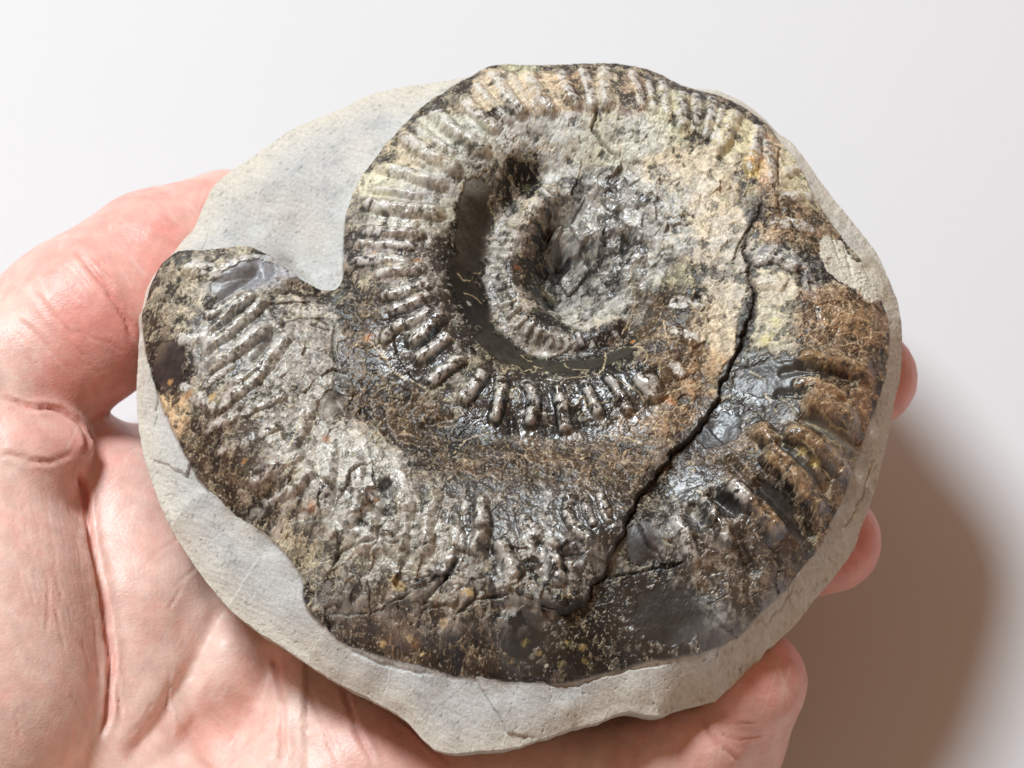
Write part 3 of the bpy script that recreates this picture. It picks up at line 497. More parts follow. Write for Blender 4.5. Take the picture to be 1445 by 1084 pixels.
# ribs
rib_id = np.full(len(x), -1, np.int32); rib_val = np.zeros(len(x))
RIBH = np.zeros_like(x)
def near(pl, r):
    a = pl.min(0) - r; b = pl.max(0) + r
    return np.nonzero((x > a[0]) & (x < b[0]) & (y > a[1]) & (y < b[1]))[0]
for k, (wn, pts, hw, ht) in enumerate(RIBS):
    pl = locate(spline(pts, 5)); w = hw * 0.1 * (1.0 if wn == 'B' else 0.95)
    m = near(pl, w * 3.4)
    q = P[m] + np.stack([wx[m], wy[m]], 1) * 1.1
    d, f, side = seg_dist(q, pl)
    wl = w * (1 + 0.3 * fbm(x[m], y[m], 2.5, 2, seed=k % 9))
    taper = np.minimum(smooth(-0.02, 0.14, f), 1 - smooth(0.86, 1.02, f)) * 0.8 + 0.2
    wq = np.where(side > 0, 1.15, 0.85)             # a little steeper on one flank
    w2 = wl * wq * (1.75 if wn != 'C' else 1.7)
    v = np.clip(1 - (d / w2) ** 1.75, 0, 1)
    crush = float(wn == 'A' and pts[0][0] < 900 and pts[0][1] > 590)
    v = v * np.clip(1 - 0.1 * crush + (0.4 + 0.6 * crush) * fbm(x[m], y[m], 2.5, 3, seed=k % 7 + 30), 0.55 - 0.2 * crush, 1.3) * taper
    RIBH[m] = np.maximum(RIBH[m], v * ht * {'A': 1.85, 'B': 1.75, 'C': 1.4}[wn])
    g = v > np.maximum(rib_val[m], 0.5)
    rib_id[m[g]] = k; rib_val[m] = np.maximum(rib_val[m], v)
H += (RIBH - 0.45 * smooth(0, 0.5, RIBH)) * IN
for pts, hw, dp in GROOVES:
    pl = locate(spline(pts, 4)); w = hw * 0.1
    m = near(pl, w * 3)
    d, f, _ = seg_dist(P[m] + np.stack([wx[m], wy[m]], 1) * 1.2, pl)
    H[m] -= dp * np.exp(-(d / w) ** 2.0) * IN[m]

# the long break across the body whorl: the block on its inner side stands higher
pl, _ = PL(spline(CRACK, 3))
m = near(pl, 14)
q = P[m] + np.stack([wx[m] + .5 * fbm(x[m], y[m], 3., 2, seed=15), wy[m] + .5 * fbm(x[m], y[m], 3., 2, seed=16)], 1) * 2.4
d, f, side = seg_dist(q, pl)
amp = 0.25 + 0.7 * smooth(0.15, 0.62, f)
left = side < 0                                      # inner side (travelling down the photo)
H[m] += np.where(left, amp * np.exp(-d / 6.0) * 1.0, -0.45 * amp * np.exp(-d / 5.0)) * smooth(0, 0.06, f)
H[m] -= 0.8 * smooth(-.3, .1, fbm(x[m], y[m], 6., 2, seed=17)) * np.exp(-(d / 0.18) ** 2) * (0.4 + 0.6 * smooth(0, .2, f))
CRK = np.zeros_like(x); CRK[m] = np.exp(-(d / 0.5) ** 2)
for pts, ra, fo in FLAKES:
    pl = locate(spline(pts, 4)); m = near(pl, fo * 2)
    d, f, side = seg_dist(P[m] + np.stack([wx[m], wy[m]], 1) * 2.0, pl)
    fall = np.exp(-(d / fo) ** 2 * 2.5) * smooth(0, .15, f) * (1 - smooth(.85, 1, f))
    s = side * smooth(0.0, 0.16, d)
    H[m] += 0.5 * ra * s * fall * IN[m]
for pts, hw, dp in CRACKS:
    pl = locate(spline(pts, 5)); w = hw * 0.1; m = near(pl, 3)
    d, f, _ = seg_dist(P[m] + np.stack([wx[m], wy[m]], 1) * 2.2, pl)
    ta = smooth(0, .15, f) * (1 - smooth(.8, 1, f))
    H[m] -= 0.6 * dp * ta * np.exp(-(d / (w * 0.7)) ** 2)
    CRK[m] = np.maximum(CRK[m], 0.6 * ta * np.exp(-(d / (w * 0.8)) ** 2))

# contact of fossil and stone: the shell stands proud along the upper-left, the aperture lip and the lower edge
step_pl, _ = PL(AMM)
apx = np.array([p[0] for p in AMM]); apy = np.array([p[1] for p in AMM])
st = np.where((apx < 470) & (apy < 420), 1.6, np.where((apx < 700) & (apy < 420), 1.7, np.where(apy < 300, 0.3, np.where(apx > 1000, 0.0, 0.5))))
gd = np.sqrt(((GP[:, None, :] - step_pl[None]) ** 2).sum(2))
stg = st[np.argmin(gd, 1)].reshape(NG, NG).astype(float); stg = blur(stg, 12)
stv = samp(stg, x, y)
edge = np.where(sd_amm > 0, np.exp(-np.abs(sd_amm) / 3.0), -np.exp(-np.abs(sd_amm) / 2.0) * 0.7)
H += stv * 0.5 * edge * smooth(0, 0.22, np.abs(sd_amm))

# broken shell: crushed plates, shell remains standing proud of the glossy mould, honeycomb of thin shell partitions
f1a, f2a, ra_, ga_, gb_, oxa, oya = worley(x + 3.0 * wx, y + 3.0 * wy, 3.0, 1)
f1b, f2b, rb_, gc_, gd_, oxb, oyb = worley(x + 3.4 * wx, y + 3.4 * wy, 2.0, 2)
f1c, f2c, rc_, ge_, gf_, oxc, oyc = worley(x + 2.6 * wx, y + 2.6 * wy, 1.0, 3)
def zone(lst):
    Z = np.zeros_like(x)
    for (px_, py_, rx, ry, rot, a_) in lst:
        m, q = blob(px_, py_, rx, ry, rot); Z[m] = np.maximum(Z[m], a_ * (1 - smooth(0.7, 1.15, q + 0.9 * wx[m])))
    return Z * IN
CR = zone([(860,335,95,105,0,1),(500,690,80,85,0,.75),(1000,300,70,60,0,.45),(640,835,120,50,0,.7),(940,270,60,40,0,.35),(430,560,70,90,0,.3),(560,760,90,70,0,.6),(400,700,70,50,30,.5),(740,830,80,40,0,.5),(780,800,90,50,0,.35),(980,760,60,60,0,.4),(1060,830,80,50,-35,.35),(470,830,70,50,20,.35)])
GL = zone([(790,572,170,58,0,1),(600,455,75,100,25,.95),(705,400,34,110,0,.8),(770,480,70,22,10,.8),(650,750,150,85,0,.85),(800,745,80,80,0,.95),(340,475,80,80,-30,.9),(400,580,90,90,0,.75),(640,210,90,60,30,.6),(570,310,80,80,0,.65),(1010,725,90,70,40,.9),(1060,820,110,80,-35,.7),(860,340,95,105,0,.95),(500,690,80,80,0,.95),(430,520,70,90,0,.75),(945,870,100,60,0,.8),(740,890,60,50,0,.8),(1150,620,80,70,30,.55),(1015,610,50,40,0,.9),(1085,535,70,40,0,.8),(750,150,60,40,0,.4),(860,160,60,40,0,.4),(345,390,60,26,-25,.8),(560,850,110,50,10,.6)])
GL = np.clip(GL * (1 + 0.9 * fbm(x, y, 3.5, 4, gain=.6, seed=33)), 0, 1)
CELL = zone([(1190,470,80,70,10,1),(1185,590,60,40,25,.9),(1150,640,70,50,35,.8),(930,590,80,40,-28,1),(960,520,50,50,0,.8),(780,650,180,45,0,.8),(560,590,90,50,20,.75),(1060,800,110,80,-35,.6),(1130,300,60,50,20,.6),(1050,640,60,50,30,.7),(600,900,130,50,10,.6),(520,480,40,70,0,.7),(300,640,70,70,45,.5),(930,460,60,60,0,.6),(860,690,60,50,0,.5)])
CELL *= (1 - SM)
facA = (ra_ - 0.5) * 0.7 + (ga_ * oxa + gb_ * oya) * 1.3
facB = (rb_ - 0.5) * 0.5 + (gc_ * oxb + gd_ * oyb) * 0.55
RN = ROUGH * (1 - 0.4 * smooth(0.1, 0.7, rib_val)) * (1 - 0.85 * GL) * (1 - 0.6 * CR)
FOLD = zone([(850,345,90,100,0,1),(500,680,80,80,0,.5),(570,780,90,60,0,.4),(440,610,60,70,0,.3),(640,850,110,40,10,.35),(990,770,50,60,0,.35),(940,270,60,40,0,.4)])
PLUM = np.zeros_like(x); PW = np.full(len(x), 1e-5)
for (px_, py_, rx, ry, rot, c, ro) in PATCH:
    m, q = blob(px_, py_, rx, ry, rot); w = np.exp(-(q * 1.15) ** 4) / (rx * ry) ** 0.5
    PLUM[m] += w * (sum(c) / 765.0); PW[m] += w
PLUM = np.where(PW > 2e-5, PLUM / PW, 0.4)
cov = smooth(0.28, 0.62, PLUM)
xa = x + 2.2 * wx; ya = y + 2.2 * wy
s1 = fbm(xa, ya, 3.2, 5, gain=0.58, seed=21); s2 = fbm(xa + 7, ya, 1.25, 4, gain=0.6, seed=22)
t1 = 0.13 - 0.26 * cov; t2 = 0.16 - 0.20 * cov
ISL = smooth(-0.012, 0.014, s1 - t1) * ROUGH * (1 - 0.15 * GL); ISL2 = smooth(-0.02, 0.02, s2 - t2) * ROUGH * (1 - 0.25 * GL)
EDGE = np.maximum(np.exp(-((s1 - t1 - 0.012) / 0.017) ** 2) * (1 - .4 * GL), 0.7 * np.exp(-((s2 - t2 - 0.012) / 0.025) ** 2) * (1 - .8 * GL)) * ROUGH * smooth(-0.25, 0.1, fbm(x, y, 5.0, 2, seed=23))
lineB = 1 - smooth(0.01, 0.075, f2b - f1b); lineC = 1 - smooth(0.02, 0.11, f2c - f1c)
cellsel = smooth(-0.12, 0.12, fbm(x, y, 4.0, 3, seed=24)); fine = smooth(-0.10, 0.10, fbm(x, y, 3.0, 3, seed=25))
NET = np.clip(lineB * (0.35 + 0.65 * cellsel) + lineC * fine * 0.6, 0, 1) * CELL
H += facA * (0.05 * ROUGH + 0.95 * CR * (1 - 0.3 * FOLD)) + facB * (0.06 * RN + 0.25 * CR)
FN = fbm(x + 4 * wx, y + 4 * wy, 2.6, 3, gain=.5, seed=34, ridged=True)
H += GL * (1 - SM) * (1 - 0.55 * rib_val) * (1 - FOLD) * 0.15 * FN
g1a = worley((x + 0.5 * y) * 0.8 + 3.5 * wx, y - 0.3 * x + 3.5 * wy, 3.3, 7)[0]; g1b = worley(x + 3 * wx, (y - 0.4 * x) * 0.75 + 3 * wy, 1.7, 8)[0]
H += FOLD * (1.1 * (g1a ** 1.3 - 0.35) + 0.28 * (g1b ** 1.3 - 0.35))
H += CELL * (0.10 * NET + (rb_ - 0.5) * 0.22 * (1 - lineB) + (rc_ - 0.5) * 0.14 * fine)
H += ISL * 0.17 + ISL2 * 0.09 * (1 - CELL)
H += IN * (0.26 * fbm(x, y, 3.0, 3, seed=5) * (1 - 0.6 * SM)) + RN * (0.17 * fbm(x, y, 1.0, 3, gain=.55, seed=6) + 0.05 * fbm(x, y, 0.42, 2, seed=7))
H += ROUGH * GL * (0.06 * fbm(x, y, 0.8, 3, seed=9) + 0.05 * facB)
H += IN * SM * (0.16 * fbm(x, y, 1.6, 3, seed=8) + 0.055 * fbm(x, y, 0.40, 2, seed=10)) - SM * 0.10
# fine wrinkles and hairline crevices
wr = np.abs(fbm(x + 1.5 * wx, y + 1.5 * wy, 1.5, 3, gain=.55, seed=26)); WR = (1 - smooth(0.0, 0.045, wr)) * ROUGH * smooth(-.15, .15, fbm(x, y, 4., 2, seed=27))
H -= 0.20 * WR * (1 - 0.5 * GL)
VEIN = np.zeros_like(x)
hx_ = 0.30 * fbm(x, y, 0.55, 2, seed=41); hy_ = 0.30 * fbm(x, y, 0.55, 2, seed=42)
for pts in VEINS:
    pl = locate(spline(pts, 4)); m = near(pl, 1.2)
    d, f, _ = seg_dist(P[m] + np.stack([wx[m] + hx_[m], wy[m] + hy_[m]], 1), pl)
    wv = 0.085 + 0.06 * fbm(x[m], y[m], 1.0, 2, seed=40)
    v = np.exp(-(d / wv) ** 2) * smooth(-0.35, 0.0, fbm(x[m], y[m], 1.5, 2, seed=43))
    VEIN[m] = np.maximum(VEIN[m], v * IN[m])
H += 0.06 * VEIN

# the grey stone: gentle swells, tool marks, chips near the rim
OUT = 1 - IN
rim = 1 - rr.ravel()
H += OUT * (0.55 * fbm(x, y, 9.0, 3, seed=51) + 0.10 * fbm(x, y, 1.5, 3, seed=52))
scr = fbm(x * 0.45 + y * 0.9, (y * 0.45 - x * 0.9) * 0.16, 0.5, 3, seed=53)
H += OUT * (0.08 * scr + 0.05 * fbm(x, y, 0.4, 2, seed=56))
pit = smooth(0.30, 0.40, fbm(x, y, 0.9, 2, seed=57)); H -= OUT * 0.12 * pit
# right hand rim is ragged broken stone
pxv, pyv = project(np.stack([x, y, Z0 + H], 1))
rag = smooth(1080, 1200, pxv) * OUT
rag = np.maximum(rag, smooth(980, 1060, pxv) * smooth(820, 900, pyv) * OUT)
strat = fbm((x * 0.5 + y * 0.86) * 0.35 + 3 * wx, (x * -0.86 + y * 0.5) + 3 * wy, 2.2, 4, seed=54, ridged=True)
H += rag * (0.30 * strat + 0.45 * fbm(x, y, 2.2, 4, seed=55))
# facets worked onto the lower flank of the stone
f1m, f2m, rm_, gm_, gn_, oxm, oym = worley(x + 2.0 * wx, y + 2.0 * wy, 12.0, 5)
H += OUT * ((rm_ - 0.5) * 0.5 + (gm_ * oxm + gn_ * oym) * 0.7) * smooth(430, 620, pyv + 0.4 * (700 - pxv)) * smooth(0.0, 0.03, rim)

# ------------------------------------------------------------------ the fossil: colours of stone and shell
num = np.zeros((len(x), 4)); den = np.full(len(x), 1e-4)
num[:] = np.r_[np.array(srgb(112, 96, 78)), 0.48] * 1e-4
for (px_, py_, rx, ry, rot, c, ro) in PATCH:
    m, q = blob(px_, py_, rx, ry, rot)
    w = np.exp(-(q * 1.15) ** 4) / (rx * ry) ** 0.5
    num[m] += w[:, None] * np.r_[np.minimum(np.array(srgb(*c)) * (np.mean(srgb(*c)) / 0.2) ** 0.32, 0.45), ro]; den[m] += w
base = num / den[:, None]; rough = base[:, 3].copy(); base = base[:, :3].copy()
def mixto(w, c, r=None):
    global rough
    c = np.array(srgb(*c)) if max(c) > 1 else np.array(c)
    base[:] = base * (1 - w[:, None]) + c * w[:, None]
    if r is not None: rough = rough * (1 - w) + r * w
n1 = fbm(x, y, 1.1, 4, gain=0.65, seed=61); n2 = fbm(x, y, 0.45, 3, gain=0.6, seed=62); n3 = fbm(x, y, 2.6, 4, seed=63)
base[:] = base * 0.72 + base.mean(1, keepdims=True) * 0.28
lum0 = base.mean(1)
rough = np.clip((rough - 0.30) * 0.9 + 0.36 + 0.02 * GL, 0.28, 0.8)
# shell remains lighter, bare mould darker and glossier
isl = np.clip(0.62 * ISL + 0.38 * ISL2, 0, 1)
tone = ROUGH * (1 - 0.2 * GL)
base *= (1 + tone * (-0.58 + 1.15 * isl))[:, None]; base *= (1 - 0.45 * GL)[:, None]
rough += tone * (0.16 * (isl - 0.4))
mixto(tone * (1 - isl) * 0.35, (44, 36, 29))
base *= (1.1 + ROUGH * (0.8 * n1 + 0.5 * n2))[:, None]
mixto(tone * isl * smooth(0.05, 0.3, -n3 + 0.6 * n2) * 0.5, (206, 194, 162), 0.58)
mixto(tone * isl * smooth(0.08, 0.30, fbm(x, y, 2.0, 4, gain=.6, seed=64)) * 0.28, (170, 132, 92), 0.5)
mixto(tone * smooth(0.12, 0.34, fbm(x, y, 2.4, 4, gain=.6, seed=65)) * 0.35, (138, 140, 104), 0.5)
# crushed plates differ in tone
base *= (1 + CR * (-0.45 + 1.15 * ra_))[:, None]; mixto(CR * smooth(0.55, 0.85, ra_) * 0.35, (170, 168, 162), 0.38); mixto(CR * smooth(0.3, 0.1, ra_) * 0.5, (58, 52, 48), 0.4)
mixto(GL * isl * (1 - SM) * 0.65 * smooth(-.12, .12, n1), (184, 180, 172), 0.38); core = zone([(850,345,85,100,0,1)]); mixto(np.maximum(FOLD, CR) * (1 - 0.75 * core) * smooth(-0.06, 0.12, n3 + 0.6 * n1) * 0.72, (204, 200, 190), 0.40)
# honeycomb cells
cellc = np.array(srgb(56, 44, 36)) * (1 - rb_[:, None]) + np.array(srgb(126, 98, 72)) * rb_[:, None]
cw_ = (CELL * (0.55 + 0.3 * cellsel) * (1 - NET))[:, None]
base[:] = base * (1 - cw_) + cellc * (1 + 0.9 * n2 + 0.5 * n1)[:, None] * cw_
rough = rough * (1 - 0.5 * cw_[:, 0]) + 0.36 * 0.5 * cw_[:, 0]
mixto(NET * (0.45 + 0.5 * smooth(-.2, .2, n1)) * 0.85, (206, 178, 138), 0.5)
mixto(EDGE * 0.55 * (1 - 0.5 * CELL), (210, 196, 164), 0.52)
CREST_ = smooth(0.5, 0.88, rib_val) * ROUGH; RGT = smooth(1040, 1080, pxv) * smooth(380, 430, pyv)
mixto(CREST_ * 0.8 * smooth(-0.10, 0.06, n1 + 0.6 * n3) * (1 - RGT), (204, 200, 192), 0.40); mixto(CREST_ * RGT * 0.6 * smooth(-0.2, 0.05, n1), (168, 134, 96), 0.44)  # pale worn rib crests, with their white highlights painted into the colour
mixto(VEIN * 0.8, (208, 188, 150), 0.55)
n4 = fbm(x, y, 0.34, 2, gain=.6, seed=66); n5 = fbm(x, y, 0.5, 2, gain=.6, seed=67)
mixto(ROUGH * smooth(0.20, 0.28, n4) * 0.3, (42, 34, 28)); mixto(ROUGH * smooth(0.22, 0.30, n5) * 0.35, (222, 212, 188), 0.5)
for px_, py_, r, c in SPECK:
    m, q = blob(px_, py_, r * .8, r * .55, 30 * math.sin(px_))
    w = np.zeros_like(x); w[m] = 1 - smooth(0.6, 1.15, q + 1.6 * n2[m] + 0.8 * n1[m])
    mixto(w * 0.6 * IN, c, 0.45)
base *= (1 + SM * (0.5 * n1 + 0.45 * n2 + 0.5 * n3))[:, None]; rough = np.maximum(rough, 0.40 * SM)
mixto(CRK * 0.8 * IN, (60, 48, 38), 0.7)
# grey stone
mg = np.array(srgb(192, 191, 187)); mcr = np.array(srgb(210, 203, 188)); mdk = np.array(srgb(160, 162, 162))
g1 = fbm(x, y, 14.0, 3, seed=71); g2 = fbm(x, y, 3.5, 4, seed=72); g3 = fbm(x, y, 0.5, 3, seed=73)
grey = np.tile(mg, (len(x), 1))
k_ = smooth(0.05, 0.3, g2 + 0.5 * g1)[:, None] * 0.4; grey = grey * (1 - k_) + mdk * k_
k_ = (np.clip(smooth(0.10, 0.0, rim * 1.0) + smooth(0.0, 0.3, g1) * 0.5, 0, 1) * 0.8)[:, None]; grey = grey * (1 - k_) + mcr * k_
k_ = np.clip(rag * (0.10 + 1.2 * -strat), 0, 1)[:, None] * 0.7; grey = grey * (1 - k_) + np.array(srgb(112, 106, 94)) * k_
pale = zone([(1180,365,26,42,-12,1),(1205,388,34,26,30,1),(1225,400,26,34,-20,1)]); pale = smooth(.45, .6, pale + 1.2 * n3); mixto(pale, (200, 194, 178), .7); mk, qk = blob(1228, 392, 30, 50, -20); k_ = np.zeros_like(x); k_[mk] = 1 - smooth(.8, 1.05, qk); k_ = k_[:, None]; grey = grey * (1 - k_) + np.array(srgb(206, 200, 182)) * k_
dash = smooth(0.16, 0.26, fbm((x * 0.55 + y * 0.83) * 0.3 + wx, x * -0.83 + y * 0.55 + wy, 0.4, 2, seed=74)) * smooth(-.1, .2, g2)
grey *= (1 + 0.30 * g3 + 0.2 * scr - 0.28 * dash - 0.2 * pit)[:, None]
pt = (rng.random(len(x)) < 0.0012)[:]
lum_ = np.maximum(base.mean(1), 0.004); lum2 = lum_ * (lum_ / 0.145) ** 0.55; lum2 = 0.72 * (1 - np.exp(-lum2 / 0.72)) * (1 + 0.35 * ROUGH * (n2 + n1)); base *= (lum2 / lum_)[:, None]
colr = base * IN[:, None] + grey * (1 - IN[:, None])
rough = rough * IN + 0.85 * (1 - IN)
sheen = IN * np.clip(0.22 + 0.42 * GL + 0.15 * CREST_ - 0.12 * SM - 0.3 * isl * (1 - GL), 0.2, 1.0)
wall = zone([(664,340,34,120,6,1),(668,430,34,70,-25,1),(705,490,44,28,35,.8),(740,250,60,40,-35,.9),(780,516,96,22,0,.6)]); sheen *= 1 - 0.75 * wall
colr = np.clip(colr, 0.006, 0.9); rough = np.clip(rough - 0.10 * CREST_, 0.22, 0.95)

# ------------------------------------------------------------------ the fossil: meshes
VZ = Z0 + H
verts = np.stack([x, y, VZ], 1)
idx = np.arange(N * N).reshape(N, N)
quads = np.stack([idx[:-1, :-1], idx[1:, :-1], idx[1:, 1:], idx[:-1, 1:]], -1).reshape(-1, 4)
# flank and underside: rings below the border, drawn in under the stone
loop = np.r_[idx[:, 0], idx[-1, 1:], idx[-2::-1, -1], idx[0, -2:0:-1]]
lv = verts[loop]; nL = len(loop)
dirv = lv[:, :2] - ctr; dl = np.linalg.norm(dirv, axis=1, keepdims=True); dirv = dirv / dl
rings = [(0.3, 0.12), (1.2, 0.32), (3.0, 0.55), (6.5, 0.76), (12.0, 0.9), (20.0, 0.98), (32.0, 1.0)]
BOT = Z0 - 34.0
allv = [verts]; base_i = len(verts); prev = loop; extra_q = []
for inset, fz in rings:
    nn = 0.5 * fbm(lv[:, 0], lv[:, 1], 4.0, 3, seed=81 + int(inset))
    p2 = lv[:, :2] - dirv * (inset + nn[:, None] * (0.4 if inset < 1 else 1))
    z2 = lv[:, 2] + (BOT - lv[:, 2]) * fz
    allv.append(np.c_[p2, z2]); cur = base_i + np.arange(nL); base_i += nL
    extra_q.append(np.stack([prev, np.roll(prev, -1), np.roll(cur, -1), cur], 1)); prev = cur
allv.append(np.array([[ctr[0], ctr[1], BOT]])); cidx = base_i
verts_all = np.vstack(allv)
tri = np.stack([prev, np.roll(prev, -1), np.full(nL, cidx)], 1)
# winding check: the top must face up
a, b_, c_ = verts[quads[1000, 0]], verts[quads[1000, 1]], verts[quads[1000, 2]]
if np.cross(b_ - a, c_ - a)[2] < 0:
    quads = quads[:, ::-1]
else:
    extra_q = [e[:, ::-1] for e in extra_q]; tri = tri[:, ::-1]
# vertex normals of the whole top, so that the pieces meet without a seam
Vg = verts.reshape(N, N, 3)
du = np.gradient(Vg, axis=0); dv = np.gradient(Vg, axis=1)
nrm = np.cross(du, dv).reshape(-1, 3); nrm /= np.linalg.norm(nrm, axis=1, keepdims=True) + 1e-12
if nrm[:, 2].mean() < 0: nrm = -nrm

# which piece each face belongs to
lab_v = np.zeros(len(x), np.int32)
lab_v[sd_amm > 0] = 1
lab_v[(sd_amm > 0) & (sd_12 > 0)] = 2
lab_v[(sd_amm > 0) & (sd_12 > 0) & (sd_23 > 0)] = 3
lab_v[(sd_amm > 0) & (sd_12 > 0) & (sd_23 > 0) & (sd_34 > 0)] = 4
whorl_of = {'A': 1, 'B': 2, 'C': 3}
own = np.array([whorl_of[r[0]] for r in RIBS])
isr = (rib_id >= 0) & (lab_v > 0)
lab_v[isr] = 10 + rib_id[isr]
lab_f = lab_v[quads[:, 0]]

def build(name, q, tris=None, mat=None, parent=None, normals=True):
    parts = [q]
    used = np.unique(q.ravel() if tris is None else np.r_[q.ravel(), tris.ravel()])
    remap = np.full(len(verts_all), -1, np.int64); remap[used] = np.arange(len(used))
    me = bpy.data.meshes.new(name)
    nq = len(q); nt = 0 if tris is None else len(tris)
    me.vertices.add(len(used)); me.vertices.foreach_set('co', (verts_all[used] * MM).astype(np.float32).ravel())
    li = remap[q.ravel()]
    if nt: li = np.r_[li, remap[tris.ravel()]]
    me.loops.add(len(li)); me.loops.foreach_set('vertex_index', li.astype(np.int32))
    me.polygons.add(nq + nt)
    ls = np.r_[np.arange(nq) * 4, nq * 4 + np.arange(nt) * 3]
    me.polygons.foreach_set('loop_start', ls.astype(np.int32))
    me.update(calc_edges=True)
    me.polygons.foreach_set('use_smooth', np.ones(nq + nt, bool))
    ca = me.attributes.new('patch', 'FLOAT_COLOR', 'POINT')
    c4 = np.empty((len(used), 4), np.float32)
    top = used < len(x)
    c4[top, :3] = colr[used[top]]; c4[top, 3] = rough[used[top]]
    c4[~top] = (*srgb(170, 166, 154), 0.9)
    ca.data.foreach_set('color', c4.ravel())
    if top.all():
        sa = me.attributes.new('sheen', 'FLOAT', 'POINT'); sa.data.foreach_set('value', sheen[used].astype(np.float32))
    me.materials.append(mat)
    if normals and top.all():
        me.normals_split_custom_set_from_vertices(nrm[used].astype(np.float32))
    ob = bpy.data.objects.new(name, me); sc.collection.objects.link(ob)
    if parent is not None: ob.parent = parent
    return ob

fossil = bpy.data.objects.new('ammonite_fossil', None); sc.collection.objects.link(fossil)
fossil.empty_display_size = 0.01
fossil['label'] = 'brown ribbed spiral ammonite fossil set in pale grey stone, held in the hand'
fossil['category'] = 'fossil'
stone = build('stone_matrix', np.vstack([quads[lab_f == 0]] + extra_q), tri, M_MATRIX, fossil)
stone['label'] = 'pale grey smooth stone around the ammonite'
wh = {}
for code, nm, lb in ((1, 'outer_whorl', 'wide outermost turn of the shell with the long crack'), (2, 'middle_whorl', 'glossy dark ribbed second turn of the shell'),
                     (3, 'inner_whorl', 'narrow finely ribbed inner turn of the shell'), (4, 'umbilicus', 'dark hollow at the centre of the spiral')):
    f = quads[lab_f == code]
    wh[code] = build(nm, f, None, M_SHELL, fossil); wh[code]['label'] = lb
for k in range(len(RIBS)):
    f = quads[lab_f == 10 + k]
    if len(f) > 20: build('rib', f, None, M_SHELL, wh[own[k]])

# ------------------------------------------------------------------ the hand: one continuous skin grown from a distance field
def HP(px, py, z): return W(px, py, z)
HS = 0.95                                            # voxel size, mm
hx0, hx1 = W(-330, 800, 20)[0], W(1330, 800, 20)[0]
hy0, hy1 = W(700, 1420, 10)[1], W(700, 200, 45)[1]
ax = np.arange(hx0, hx1, HS, dtype=np.float32); ay = np.arange(hy0, hy1, HS, dtype=np.float32); az = np.arange(-1.5, 62, HS, dtype=np.float32)

def cone_field(F, a, b, ra, rb, k):
    """smooth-union a round cone into field F, touching only its neighbourhood"""
    a = np.asarray(a, np.float32); b = np.asarray(b, np.float32)
    r = max(ra, rb) + 3 * k + 4
    s = []
    for c, axs in enumerate((ax, ay, az)):
        i0 = np.searchsorted(axs, min(a[c], b[c]) - r); i1 = np.searchsorted(axs, max(a[c], b[c]) + r); s.append(slice(i0, max(i1, i0 + 1)))
    gx_ = ax[s[0]][:, None, None]; gy_ = ay[s[1]][None, :, None]; gz_ = az[s[2]][None, None, :]
    ab = b - a; l2 = float(ab @ ab) + 1e-9
    t = np.clip(((gx_ - a[0]) * ab[0] + (gy_ - a[1]) * ab[1] + (gz_ - a[2]) * ab[2]) / l2, 0, 1)
    d = np.sqrt((gx_ - a[0] - t * ab[0]) ** 2 + (gy_ - a[1] - t * ab[1]) ** 2 + (gz_ - a[2] - t * ab[2]) ** 2) - (ra + (rb - ra) * t)
    o = F[s[0], s[1], s[2]]
    if k <= 0: F[s[0], s[1], s[2]] = np.minimum(o, d)
    else:
        h = np.maximum(k - np.abs(o - d), 0) / k
        F[s[0], s[1], s[2]] = np.minimum(o, d) - h * h * h * k / 6.0

def chain(pts, k):
    F = np.full((len(ax), len(ay), len(az)), 30.0, np.float32)
    for p, q in zip(pts[:-1], pts[1:]):
        cone_field(F, HP(*p[:3]), HP(*q[:3]), p[3], q[3], k)
    return F
def unite(A, B, k):
    h = np.maximum(k - np.abs(A - B), 0) / k
    return np.minimum(A, B) - h * h * h * k / 6.0

# palm: metacarpals, heel of the hand, wrist and forearm (points: px, py, z mm, radius mm)
palm = chain([(-420, 1480, 26, 25), (-160, 1270, 24, 21)], 4)
for mc_ in ([(-150, 1230, 22, 19), (30, 980, 20, 14), (185, 790, 21, 12)],
            [(-120, 1290, 18, 18), (150, 1070, 10, 13), (330, 900, 12, 12)],
            [(-80, 1340, 18, 18), (230, 1150, 11, 13), (440, 1000, 13, 12)],
            [(-60, 1380, 22, 19), (240, 1250, 20, 15), (500, 1110, 20, 13)]):
    for p, q in zip(mc_[:-1], mc_[1:]): cone_field(palm, HP(*p[:3]), HP(*q[:3]), p[3], q[3], 9)
cone_field(palm, HP(165, 715, 26), HP(192, 850, 25), 10.5, 11.5, 4); cone_field(palm, HP(192, 850, 25), HP(140, 1060, 21), 11.5, 12.5, 4)     # pad below the index finger
cone_field(palm, HP(330, 930, 20), HP(420, 1010, 20), 10.5, 10.5, 6)
cone_field(palm, HP(520, 1075, 21), HP(640, 1110, 20), 11.5, 11.0, 6)
# fingers
index = chain([(175, 690, 18, 9.8), (600, 650, 17, 9), (960, 590, 18, 8.6), (1222, 533, 34, 7.8)], 5)
middle = chain([(340, 860, 17, 10.5), (700, 790, 16, 9.5), (1010, 790, 18, 9), (1172, 764, 34, 7.6)], 5)
ring = chain([(450, 970, 18, 10.5), (780, 1010, 17, 9.8), (1015, 1045, 21, 9.2), (1062, 962, 34, 8.0)], 5)
little = chain([(560, 1085, 20, 10), (790, 1105, 21, 8.8), (935, 1085, 25, 8.3), (985, 1052, 30, 7.4)], 5)
hand = unite(palm, index, 5); hand = unite(hand, middle, 5)
hand = unite(hand, ring, 4); hand = unite(hand, little, 2.0)
